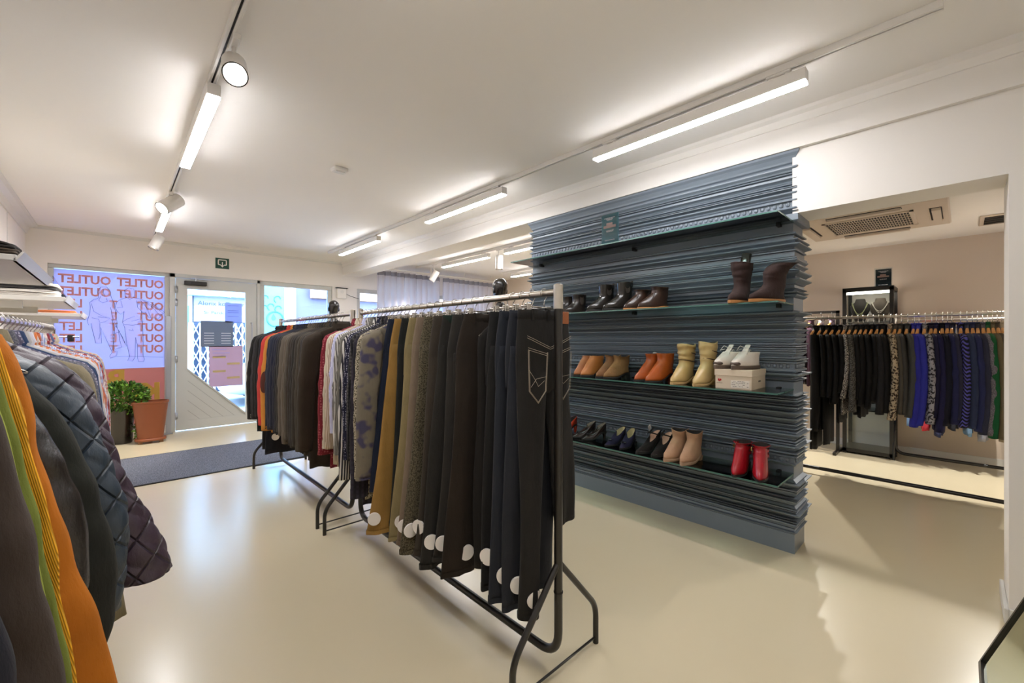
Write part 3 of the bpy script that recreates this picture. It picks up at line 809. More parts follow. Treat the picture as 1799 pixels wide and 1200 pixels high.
def garment(name, label, cat, x, Y, rz, mat, group, seed, w=.205, L=.86, SL=.70, t=.032, hem=.23, out=.045, collar='shirt', mat2=None, quilt=0,
            buttons=None, patch=None, fold=.012, cuff=None, hang='black', disc=None, drop=.06, hanger_group=None, ry=.036, scale=1, rot=0, rx=.066, lab=None, hgl=None, sleeves=True):
    g = thing(name, label, cat, (x, Y, rz), group)
    if scale != 1: g.scale = (scale,) * 3
    if rot: g.rotation_euler = (0, 0, rot)
    tm, zs = torso(w, L, t, hem, seed, drop=drop, quilt=quilt, fold=fold)
    tm.build('body', mat, g, True)
    for s in (-1, 1) if sleeves else ():
        sm, e = sleeve(s, w, zs, SL, seed, out=out, quilt=quilt, ry=ry, rx0=rx)
        so = sm.build('sleeve', mat, g, True)
        if cuff is not None:
            cx, cy, z, r_ = e
            MB().loft([[(s * (cx + (r_ + .003) * math.cos(a)), cy + (ry * .95 + .003) * math.sin(a), z + h) for a in [2 * PI * i / 18 for i in range(18)]] for h in (-.004, .0, .045, .05)], False, False).build('cuff', cuff, so, True)
        if s < 0 and buttons is not None:
            cx, cy, z, r_ = e
            for k in range(3):
                MB().disc((-(cx + r_ * .55), cy - ry * .95, z + .025 + k * .02), .006, (-.5, -1, 0), 8, .004).build('button', buttons, so)
        if s < 0 and patch is not None:
            rings = []
            for q in range(7):
                rr = [0, .3, .6, .8, .92, .98, 1][q] * 1.0
                rings.append(rr)
            n = 24; V = []; F = []
            uc = .50; z_c = zs + .028 - (SL + .028) * uc
            for rr in rings[1:]:
                ring = []
                for i in range(n):
                    a = 2 * PI * i / n
                    ang = math.radians(232) + .75 * rr * math.cos(a); zz = z_c + .095 * rr * math.sin(a)
                    u = (zs + .028 - zz) / (SL + .028)
                    cx = w + out * math.sin(min(1, u * 1.5) * PI / 2)
                    rX = (rx + (.05 - rx) * u) * 1.05 + .004; rY = ry * 1.05 + .005
                    ring.append((-(cx) + rX * math.cos(ang), -.045 + rY * math.sin(ang), zz))
                V.append(ring)
            MB().loft(V, True, False).build('elbow_patch', patch, so, True)
    # collar
    cm = mat2 or mat
    z0 = -.078
    if collar in ('shirt', 'blazer'):
        n = 24; R2 = []
        hh = .038 if collar == 'shirt' else .03
        for (dz_, e) in ((-.006, 0), (hh * .5, .0), (hh, -.004), (hh * .9, .006), (-.004, .018)):
            R2.append([((.066 + e) * math.cos(a) , (.026 + e * .8) * math.sin(a) - .002, z0 + dz_ - .022 * (math.sin(a) < -.3) * (e > .005)) for a in [2 * PI * i / n for i in range(n)]])
        MB().loft(R2).build('collar', cm, g, True)
    elif collar == 'knit':
        MB().tube([(.064 * math.cos(a), .024 * math.sin(a), z0 + .004) for a in [2 * PI * i / 24 for i in range(24)]], .009, 6, closed=True).build('collar', cm, g, True)
    if collar == 'blazer':
        for s in (-1, 1):
            MB().loft([[(s * .05, -t * .75, z0 - .01), (s * .075, -t * .9 - .004, z0 - .05), (s * .01, -t - .014, z0 - .36), (s * .004, -t - .012, z0 - .36), (s * .03, -t * .8 - .008, z0 - .03)],
                       [(s * .05, -t * .75 + .006, z0 - .012), (s * .075, -t * .9 + .004, z0 - .05), (s * .01, -t - .008, z0 - .36), (s * .004, -t - .006, z0 - .36), (s * .03, -t * .8, z0 - .03)]], True, True).build('lapel', cm, g, True)
    elif collar == 'shirt':
        MB().box(-.012, .012, -t * 1.0 - .006, -t * .6, z0 - L * .97, z0 - .03, .002).build('placket', cm, g)
    if lab is not None:
        MB().box(-.03, .03, .012, .016, z0 - .035, z0 + .012).build('neck_label', lab, g)
    if disc is not None:
        MB().disc((disc[0], disc[1], disc[2]), .032, (-.35, -1, 0), 22, .008).build('security_tag', tagwhite_m, g)
    if hang:
        hanger(hang, (x, Y, rz), '%s holding the %s' % ({'wood': 'wooden hanger', 'black': 'black plastic hanger', 'wire': 'chrome wire hanger', 'clip': 'chrome clip hanger'}[hang], short_of(hgl or label)),
               (hanger_group or 'hangers of the ' + group), scale)
    return g

def trousers(label, x, Y, rz, mat, seed, wa=.125, hip=.15, hem=.20, L=1.13, lean=.04, t=.028, disc=(), gap=.02, Lr=None, exp=1.15, group='trousers on the near rack', cat='trousers', name='trousers', band=None, hgl=None, legr=None):
    R = random.Random(seed)
    g = thing(name, label, cat, (x, Y, rz), group)
    ph = [R.uniform(0, 6.28) for _ in range(6)]
    def ring(z, x0, x1, th, cy, n=28, e=exp, amp=0.0):
        c, h = (x0 + x1) / 2, (x1 - x0) / 2
        r = []
        for i in range(n):
            a = 2 * PI * i / n
            px_ = c + h * sp(math.cos(a), .85); py_ = cy + th * sp(math.sin(a), e)
            py_ += amp * math.sin(px_ * 34 + ph[0] + z * 3) + amp * .6 * math.sin(px_ * 80 + ph[1] - z * 6)
            r.append((px_, py_, z))
        return r
    ztop = -.07
    mb = MB(); rr = []
    rr.append(ring(ztop - .03, -wa * .9, wa * .9, t * .3, 0, e=.9)); rr.append(ring(ztop + .001, -wa * .97, wa * .97, t * .55, 0, e=.9)); 
    for k in range(13):
        u = k / 12; z = ztop - .30 * u
        h = wa + (hip - wa) * math.sin(min(1, u * 1.4) * PI / 2)
        sh = -lean * (abs(z) / L) ** 1.4
        rr.append(ring(z, -h + sh, h + sh, t * (.7 + .35 * math.sin(min(u, .65) * PI * .75)) * (1 - .55 * max(0, (u - .55) / .45) ** 1.5), 0, e=.9, amp=.004 * u))
    rr.append(ring(ztop - .33, -hip * .8, hip * .8, t * .25, 0))
    mb.loft(rr, True, True); mb.build('seat', mat, g, True)
    bm = band or mat
    wb = MB().loft([ring(ztop + dz_, -wa - e_, wa + e_, t * .7 + e_ * .8, 0, e=.9) for dz_, e_ in ((-.038, .001), (-.036, .004), (-.001, .003), (.001, 0))]).build('waistband', bm, g, True)
    for xx in (-.09, 0.0, .09):
        MB().box(xx - .005, xx + .005, -t * .7 - .008, -t * .7 - .002, ztop - .042, ztop + .003, .001).build('belt_loop', bm, wb)
    legs = []
    for s in (-1, 1):
        Ls = L if (s < 0 or Lr is None) else Lr
        rr = []; nk = 26
        for k in range(nk + 1):
            u = k / nk; z = ztop - .14 - (Ls - .14) * u
            sh = -lean * (abs(z) / L) ** 1.4
            uu = (u * (Ls - .14)) / (L - .14)
            outer = hip - .012 * max(0, 1 - uu * 8) + (hem - hip) * uu ** 1.1; inner = gap * uu - .012 * (1 - uu)
            a0, a1 = (-outer + sh, -inner + sh) if s < 0 else (inner + sh, outer + sh)
            if s > 0 and legr: a1 += legr * uu; a0 += legr * .6 * uu
            th = t * (.45 + .55 * min(1, u * 5)) * (1.0 + .12 * math.sin(4 * u + ph[2])) 
            cy = s * .010 - .006 * math.sin(u * 5 + ph[3 + (s > 0)])
            rr.append(ring(z, a0, a1, th, cy, amp=.008 * (.3 + .7 * u)))
        last = rr[-1]; c = [sum(p[i] for p in last) / len(last) for i in range(3)]
        rr.append([(c[0] + (p[0] - c[0]) * .93, c[1] + (p[1] - c[1]) * .8, c[2] + .002) for p in last])
        rr.append([(c[0] + (p[0] - c[0]) * .9, c[1] + (p[1] - c[1]) * .7, c[2] + .05) for p in last])
        lg = MB().loft(rr, True, True).build('leg', mat, g, True)
        # stitched hem
        legs.append((a0, a1, cy, z, lg))
        MB().loft([[(p[0] + (p[0] - c[0]) * .012, p[1] + (p[1] - c[1]) * .05, c[2] + h) for p in last] for h in (0, .022)]).build('hem', mat, lg, True)
    for (s, fx, fz, ax) in disc:
        a0, a1, cy, z, lg = legs[0 if s < 0 else 1]
        MB().disc((a0 + (a1 - a0) * fx, cy - t * (1.15 if ax[1] < -.5 else .5), z + fz), .033, ax, 24, .009).build('security_tag', tagwhite_m, lg)
    hanger('clip', (x, Y, rz), 'chrome clip hanger holding the %s' % short_of(hgl or label), 'clip hangers on the near rack')
    return g

def FAB(s):
    a = s.split('|'); return fabric(a[0], *(a[1:3]), **({'k': float(a[3])} if len(a) > 3 else {}))
def F(hx, kind='plain', hx2='#ffffff', k=1.0, **kw): return fabric(hx, kind, hx2, k, **kw)

RXC = 1.257
btn = plain('dark_button', '#151210', .3); btn2 = plain('pale_button', '#b8b1a3', .35)
# ---- blazers on the farther middle rack, far to near
blz = [
 (4.76, '#1c1a1b', 'plain', '', 'black wool overcoat, last one at the street end of the blazer rack', dict(L=1.0, SL=.80, out=.07)),
 (4.66, '#232022', 'plain', '', 'faded black suit jacket, second from the street end of the blazer rack', dict(SL=.79, out=.055)),
 (4.56, '#1a1718', 'plain', '', 'black dress coat touching the coral red jacket', dict(L=1.14, SL=.76)),
 (4.46, '#191a21', 'plain', '', 'black longer coat hidden just behind the coral red jacket', dict(L=1.16, SL=.74, disc=(-.16, -.045, -1.10))),
 (4.36, '#b93b36', 'plain', '', 'coral red jacket squeezed beside the mustard blazer', dict(SL=.80, out=.062)),
 (4.24, '#b87a30', 'plain', '', 'mustard orange blazer with a dark oval elbow patch', dict(SL=.83, out=.062, patch=True)),
 (4.11, '#232737', 'plain', '', 'slate navy blazer directly in front of the mustard blazer', dict(SL=.80, out=.05)),
 (3.99, '#191b2c', 'plain', '', 'deep navy blazer with cuff buttons, second after the mustard one', dict(SL=.77, out=.055)),
 (3.88, '#1d1c1f', 'plain', '', 'near black suit jacket between the navy and the taupe ones', dict(SL=.80)),
 (3.77, '#5a5248', 'plain', '', 'taupe grey jacket with a pale sleeve edge in the middle of the blazer rack', dict(SL=.80)),
 (3.66, '#50473b', 'plain', '', 'taupe brown shiny jacket with creased shoulder', dict(SL=.84, out=.055)),
 (3.55, '#352d25', 'plain', '', 'dark brown suit jacket with cuff buttons', dict(SL=.80)),
 (3.45, '#221e1b', 'plain', '', 'brown black suit jacket behind the olive brown ones', dict(SL=.84, L=.95)),
 (3.34, '#3a3227', 'plain', '', 'olive brown suit jacket, fourth nearest on the blazer rack', dict(SL=.84, L=.95)),
 (3.22, '#332a20', 'plain', '', 'dark olive brown blazer with cuff buttons, nearest on the blazer rack', dict(SL=.82, L=1.02, out=.06)),
 (4.61, '#211e1e', 'plain', '', 'black herringbone jacket, third from the street end of the blazer rack', dict(SL=.76, out=.05)),
 (4.175, '#20222e', 'plain', '', 'dark slate jacket wedged between the mustard and the slate navy blazers', dict(SL=.78, out=.045)),
 (3.935, '#17182a', 'plain', '', 'midnight blue jacket behind the near black suit jacket', dict(SL=.8)),
 (3.825, '#2a2622', 'plain', '', 'charcoal brown jacket touching the taupe grey one', dict(SL=.78)),
 (3.605, '#453d33', 'plain', '', 'mid brown jacket between the shiny taupe and the dark brown ones', dict(SL=.8)),
 (3.50, '#2b2520', 'plain', '', 'espresso brown jacket, fifth nearest on the blazer rack', dict(SL=.83, L=.94)),
 (3.395, '#2f2921', 'plain', '', 'brown olive jacket, third nearest on the blazer rack', dict(SL=.82, L=.95)),
 (3.28, '#2a2622', 'plain', '', 'very dark brown jacket squeezed behind the nearest blazer', dict(SL=.83, L=.97)),
]
for i, (Y, hx, kind, h2, lab, kw) in enumerate(blz):
    kw = dict(kw); 
    if kw.pop('patch', None): kw['patch'] = plain('brown_suede', '#4b2218', .9)
    kw.setdefault('L', .92); kw.setdefault('SL', .78)
    nm = 'overcoat' if 'coat' in lab.split(',')[0] else ('blazer' if 'blazer' in lab else 'suit_jacket')
    garment(nm, lab, 'coat' if nm == 'overcoat' else 'jacket', RXC, Y, RZ, F(hx), 'blazers and coats on the farther middle rack', 100 + i, w=.215, t=.034, hem=.235,
            collar='blazer', buttons=btn if i % 3 else btn2, ry=.042, **kw)
# ---- shirts at the far half of the nearer rack
sh = [
 (2.86, F('#7c2230', 'check', '#a4505a'), 'wine red shirt, first shirt beside the brown blazers', dict(SL=.78, L=.94, out=.05)),
 (2.80, F('#c9bda7'), 'cream shirt next to the wine red one', dict(L=.9)),
 (2.745, F('#d3c3b0', 'stripe', '#a58b75', 1.6), 'beige shirt with thin brown stripes', dict(L=.9)),
 (2.69, F('#a9abd8', 'stripe', '#e2e1f0', 3), 'pale lavender blue striped shirt', dict(L=.84, SL=.6)),
 (2.635, F('#cfcbc6', 'stripe', '#6a655f', 1.2), 'white shirt with fine grey stripes', dict(L=.93)),
 (2.58, F('#8b8880', 'stripe', '#5b5852', 2.4), 'mid grey striped shirt', dict(L=.95)),
 (2.525, F('#23222a', 'stripe', '#d6d2cc', 1.0), 'black shirt with bold white stripes', dict(L=1.01, SL=.86)),
 (2.475, F('#1f2036', 'dots', '#c9c8d8', 1.4), 'navy shirt with tiny white dots', dict(L=.9)),
 (2.425, F('#4d4a48', 'plaid', '#14141a', 2.2), 'grey and black checked shirt', dict(L=.96)),
 (2.375, F('#26242a', 'plaid', '#37333f', 1.6), 'dark plum checked shirt with the longest tails', dict(L=1.05, SL=.92)),
 (2.33, F('#b6ac96', 'tweed', '#4f4a38', .8), 'speckled cream and olive shirt', dict(L=1.0, SL=.8)),
 (2.285, F('#7e7666', 'ombre', '#4a4760', 2.6), 'tie dyed shirt fading from cream to purple', dict(L=.92, SL=.8)),
]
for i, (Y, m, lab, kw) in enumerate(sh):
    kw.setdefault('SL', .72)
    garment('shirt', lab, 'shirt', RXC, Y, RZ, m, 'shirts on the nearer middle rack', 200 + i, w=.205, t=.02, hem=.22, ry=.024, fold=.008, cuff=m if i % 2 else None, hang='black', **kw)
# ---- trousers
TW = (-.55, -.85, 0); TF = (-.2, -1, 0); TS = (-.9, -.35, 0)
tr = [
 (2.235, '#1c2436', 'plain', 'navy denim trousers hanging between the shirts and the tan chinos', dict(L=.95, hem=.19, lean=.05)),
 (2.155, '#98753c', 'plain', 'tan yellow chinos with white round tags on the hems', dict(L=1.145, hem=.21, lean=.075, disc=((-1, .12, .09, TW),))),
 (2.075, '#1f211f', 'plain', 'dark charcoal trousers right after the tan chinos', dict(L=1.10, hem=.17, lean=.03)),
 (1.995, '#877955', 'plain', 'olive beige chinos with narrow tapered legs', dict(L=1.145, hem=.19, lean=.05, disc=((-1, .3, .10, TW),))),
 (1.92, '#7c6c5b', 'plain', 'grey beige trousers left of the tweed pair', dict(L=1.13, hem=.19, lean=.05, disc=((-1, .12, .10, TW),))),
 (1.845, '#625a47', 'tweed', 'olive grey tweed trousers with turned up hems', dict(L=1.145, hem=.20, lean=.06, disc=((-1, .2, .12, TF),))),
 (1.76, '#3b342c', 'plain', 'dark brown grey trousers', dict(L=1.12, hem=.19, lean=.05, disc=((-1, .12, .13, TS),))),
 (1.68, '#25231f', 'plain', 'charcoal jeans with a dark green waistband', dict(L=1.145, hem=.20, lean=.06, disc=((-1, .25, .12, TW),))),
 (1.60, '#2b2824', 'plain', 'black brown cargo trousers with a buttoned thigh pocket', dict(L=1.10, hem=.19, lean=.04, disc=((-1, .15, .09, TW),))),
 (1.51, '#241c14', 'plain', 'wide brown black trousers in the middle of the near half', dict(L=1.13, hem=.22, lean=.03, hip=.17, disc=((-1, .55, .09, TF),))),
 (1.335, '#191817', 'plain', 'narrow black trousers beside the vest with a cream neck label', dict(L=1.13, hem=.16, lean=.02, disc=((-1, .12, .14, TS),))),
 (1.275, '#20232a', 'plain', 'blue black trousers, third from the steel post', dict(L=1.15, hem=.16, lean=.03, disc=((-1, .35, .11, TW),))),
 (1.215, '#22242a', 'plain', 'slate black jeans, second from the steel post', dict(L=1.165, hem=.15, lean=.02, disc=((-1, .4, .10, TW),))),
]
for i, (Y, hx, kind, lab, kw) in enumerate(tr):
    if 'waistband' in lab: kw['band'] = F('#1c2b22')
    tg = trousers(lab, RXC, Y, RZ, F(hx, kind, '#3a3426') if kind == 'tweed' else F(hx), 300 + i, **kw)
    if 'cargo' in lab:
        pk = MB().box(-.145, -.07, -.041, -.024, -.42, -.27, .006).build('thigh_pocket', F(hx), tg)
        MB().box(-.149, -.066, -.047, -.030, -.285, -.245, .005).build('flap', F(hx), pk)
        MB().disc((-.107, -.048, -.272), .006, (0, 1, 0), 10, .004).build('button', btn2, pk)
# vest with label
garment('vest', 'black vest with a cream and red neck label, hung low between dark trousers', 'vest', RXC + .03, 1.42, RZ - .02, F('#1b1815'), 'trousers on the near rack', 340, w=.15, L=1.05, SL=.3, hem=.17, t=.025,
        collar='knit', sleeves=False, hang='wire', lab=plain('neck_label', '#d9c7a4', .7))
# front jeans with contrast stitching
fj = trousers('black jeans with white stitched back pockets, nearest the steel post', RXC, 1.15, RZ, F('#1b1917'), 350, wa=.142, hip=.155, hem=.15, L=1.17, lean=.0, disc=((-1, .5, .075, TF),), gap=.055, Lr=.88, legr=.07, t=.03)
st = plain('contrast_stitching', '#b9ac98', .7)
mb = MB(); yq = -.0335
def sline(pts, r=.0007): mb.tube([(a, -.0335 - .001 + .02 * max(0, abs(a) - .09) ** 1.0, b) for a, b in pts], r, 5)
for o in (0, .008):
    sline([(-.13, -.17 - o), (-.10, -.18 - o), (-.03, -.205 - o), (0, -.215 - o)]); sline([(0, -.215 - o), (.05, -.20 - o), (.13, -.17 - o)])
    sline([(-.125, -.215 - o), (-.02, -.24 - o)]); sline([(.035, -.24 - o), (.13, -.215 - o)])
for s in (-1, 1):
    x0 = -.07 if s < 0 else .078
    for o in (0, .005):
        sline([(x0 - .055 + o, -.225), (x0 - .05 + o, -.38), (x0 + o * 0, -.43 + o), (x0 + .045 - o, -.385), (x0 + .055 - o, -.235)])
    sline([(x0 - .05, -.30), (x0 - .02, -.335), (x0 + .0, -.365), (x0 + .035, -.345)]); sline([(x0 - .04, -.365), (x0 - .01, -.335), (x0 + .045, -.33)])
mb.build('stitching', st, fj)
MB().box(.075, .115, -.034, -.030, -.12, -.07, .001).build('leather_patch', plain('tan_leather', '#9b5c33', .6), fj)
# ------------------------------------------------------------------ coats along the left wall, silhouettes measured from the photograph
def wall_coat(name, label, cat, Y, outline, mat, seed, zend, ty=.045, sw=.075, quilt=0, body_cut=.06, fold=.008, extra=None, xin=-.52, nz=60, disc=None):
    R = random.Random(seed); ph = [R.uniform(0, 6.28) for _ in range(6)]
    g = thing(name, label, cat, (LX, Y, LZ), 'coats nearest on the left wall rack')
    P = [at_y(px, py, Y) for px, py in outline]
    P = [(max(x, xin + .12), z) for x, z in P]
    if P[-1][1] > zend: P.append((P[-1][0] + (P[-1][0] - P[-2][0]) * .3, zend))
    if P[0][1] < LZ - .078: P.insert(0, (LX + .085, LZ - .078))
    zt = P[0][1]
    def xo(z):
        if z >= P[0][1]: return P[0][0]
        for (xa, za), (xb, zb) in zip(P, P[1:]):
            if zb <= z <= za: 
                t = (za - z) / max(1e-6, za - zb); return xa + (xb - xa) * t
        return P[-1][0]
    def xs(z):  # softened
        return (xo(z + .015) + xo(z) * 2 + xo(z - .015)) / 4
    def stack(cut, w, yc, thick, z1, inner_fixed):
        if quilt: nseg, n = 64, 110
        else: nseg, n = 32, nz
        rings = []
        ztop = zt
        for k in range(n + 1):
            u = (k / n); z = ztop + .004 - (ztop - z1) * u ** 1.15
            g_ = min(1, (ztop + .004 - z) / .07); g_ = math.sqrt(max(0, 1 - (1 - g_) ** 2))
            X1 = xs(z) - cut - (1 - g_) * .01
            X0 = inner_fixed if inner_fixed is not None else X1 - 2 * w * (.45 + .55 * g_) * (1 - .12 * u)
            if X0 > X1 - .05: X0 = X1 - .05
            h = (X1 - X0) / 2; c = (X1 + X0) / 2; th = thick * (.35 + .65 * g_)
            r = []
            for i in range(nseg):
                a = 2 * PI * i / nseg
                ex = .85
                x = c + h * sp(math.cos(a), ex); y = yc + th * sp(math.sin(a), .85)
                env = .4 + .9 * math.exp(-((u - .45) / .2) ** 2)
                wv = env * (.0035 * math.sin(26 * u + 2 * math.sin(a + ph[0]) + ph[1]) + .0025 * math.sin(47 * u - 2 * math.cos(a)))
                if quilt:
                    q = quilt_h(a * .06 + .0, z, .10); x += quilt * q * math.cos(a); y += quilt * q * math.sin(a); wv *= .6
                x += wv * math.cos(a) * .5; y += wv * math.sin(a) + fold * u * math.sin(x * 28 + ph[2] + z * 4)
                r.append((x - LX, y, z - LZ))
            rings.append(r)
        last = rings[-1]; c = [sum(p[i] for p in last) / nseg for i in range(3)]
        rings.append([(c[0] + (p[0] - c[0]) * .9, c[1] + (p[1] - c[1]) * .8, c[2] + .002) for p in last])
        rings.append([(c[0] + (p[0] - c[0]) * .85, c[1] + (p[1] - c[1]) * .7, c[2] + .05) for p in last])
        return MB().loft(rings, True, True)
    stack(body_cut, 0, .012, ty, min(zend, .55) if sw else zend, xin).build('body', mat, g, True)
    if sw: stack(0, sw, -.022, ty * .95, zend, None).build('sleeve', mat, g, True)
    if extra:
        m2, off, r_ = extra
        pts = [(xs(zt - .01 - (zt - zend) * k / 40) - off - LX, -ty - .012, zt - .01 - (zt - zend) * k / 40 - LZ) for k in range(41)]
        MB().tube(pts, r_, 6).build('seam_piping', m2, g, True)
    hanger('wire', (LX, Y, LZ), 'chrome wire hanger holding the %s' % short_of(label), 'hangers on the left wall rack')
    return g
wall_coat('coat', 'dark navy coat, nearest at the lower left corner', 'coat', .90, [(-30, 700), (-8, 900), (0, 1017), (18, 1085), (34, 1190)], F('#1a1a22'), 1, .3, ty=.035)
wall_coat('coat', 'grey brown wool coat, second nearest at the left edge', 'coat', 1.00, [(-12, 690), (11, 732), (37, 833), (60, 925), (83, 1026), (115, 1159)], F('#3a3029'), 2, .28, ty=.04)
wall_coat('jacket', 'olive green denim jacket with pale stitched edge, between grey brown coat and yellow corduroy', 'jacket', 1.09, [(-4, 640), (9, 677), (37, 755), (64, 879), (87, 971), (115, 1108), (133, 1200)], F('#67702c'), 3, .3, ty=.022, extra=(F('#97a04a'), .012, .003), body_cut=.02)
wall_coat('jacket', 'bright yellow corduroy jacket in front of the mustard suede coat', 'jacket', 1.165, [(-6, 560), (0, 590), (11, 628), (24, 665), (40, 705), (53, 760), (87, 879), (110, 1017), (137, 1177)], F('#cf9310', 'cord'), 4, .3, ty=.032)
wall_coat('coat', 'long mustard brown suede coat, widest at the bottom of the left rack', 'coat', 1.28, [(7, 584), (18, 588), (23, 606), (37, 635), (55, 687), (64, 732), (69, 774), (96, 865), (137, 980), (174, 1072), (211, 1200)], F('#a35d0a'), 5, .3, ty=.05, sw=.11)
wall_coat('jacket', 'black shiny leather jacket, right after the mustard coat', 'jacket', 1.40, [(30, 640), (50, 680), (69, 728), (105, 787), (137, 847), (156, 916), (160, 970), (158, 1021), (150, 1040)], F('#25211f', rough=.22, sheen=0), 6, .66, ty=.045)
wall_coat('jacket', 'matt black green jacket between the leather and the navy quilted ones', 'jacket', 1.51, [(45, 655), (60, 677), (73, 692), (103, 716), (132, 756), (133, 764), (174, 856), (202, 952), (208, 998), (202, 1085), (186, 1124)], F('#1d1e18'), 7, .45, ty=.045)
wall_coat('quilted_jacket', 'slate blue diamond quilted jacket in front of the plum one', 'jacket', 1.63, [(33, 630), (60, 633), (92, 654), (119, 676), (147, 705), (169, 751), (197, 824), (220, 879), (222, 943), (215, 1017), (208, 1050)], F('#2c3844', 'quilt', rough=.42, sheen=.05), 8, .55, ty=.05, quilt=.008)
wall_coat('quilted_jacket', 'plum purple quilted coat, puffiest on the left rack', 'jacket', 1.77, [(20, 604), (50, 614), (85, 628), (115, 642), (136, 662), (157, 685), (172, 710), (200, 790), (225, 850), (255, 895), (280, 940), (297, 985), (296, 1008)], F('#3c2d3a', 'quilt', rough=.42, sheen=.05), 9, .56, ty=.055, quilt=.010)
lw = [
 (1.90, F('#8a8068'), 'khaki beige coat whose hem shows below the plum quilted coat', 1.0),
 (2.00, F('#55565f', 'tweed', '#77757f', 1), 'grey blue herringbone jacket, first after the quilted coats', .8),
 (2.10, F('#5d5a6e', 'check', '#a9a6ba', 1.6), 'grey mauve checked shirt', .8),
 (2.20, F('#2d4063'), 'navy blue sweater between checked and white shirts', .8),
 (2.30, F('#b9b6b4'), 'pale grey shirt on the left rack', .8),
 (2.40, F('#cfccd6'), 'white shirt with a pink neck label', .85),
 (2.50, F('#c9b7a8', 'stripe', '#d8783a', .9), 'white and orange striped shirt', .84),
 (2.60, F('#a9aed0', 'plaid', '#c86a3c', 1.6), 'lilac shirt with orange checks', .85),
 (2.71, F('#8fa0c6', 'stripe', '#d0d4e6', 2), 'light blue striped shirt on the left rack', .86),
 (2.82, F('#9a2c2c', 'plaid', '#e0d4cc', 1.6), 'red tartan shirt near the far end of the left rack', .84),
 (2.94, F('#b8a2a0', 'plaid', '#8c2f38', 2.2), 'faded red checked shirt', .86),
 (3.06, F('#566086'), 'denim blue shirt near the end of the left rack', .82),
 (3.18, F('#b7a99a', 'check', '#c04a44', 1), 'beige shirt with red specks', .88),
 (3.32, F('#b9ad94'), 'sand coloured linen jacket, last on the left rack', .86),
]
for i, (Y, m, lab, L) in enumerate(lw):
    garment('shirt' if 'shirt' in lab else ('sweater' if 'sweater' in lab else 'jacket'), lab, 'shirt' if 'shirt' in lab else ('sweater' if 'sweater' in lab else 'jacket'), LX, Y, LZ, m, 'shirts on the left wall rack', 400 + i,
            w=.185, L=L - .1, SL=.62, t=.03, hem=.33 if L >= 1 else .19, out=.045, ry=.036, hang='wire', hanger_group='hangers on the left wall rack', rx=.055,
            lab=plain('pink_label', '#d0486a', .6) if 'pink' in lab else None)
for i in range(9):
    Y = 3.42 + i * .06
    hanger('clip' if i > 5 else 'wire', (LX, Y, LZ), 'empty hanger at the far end of the left wall rack', 'empty hangers on the left rack')
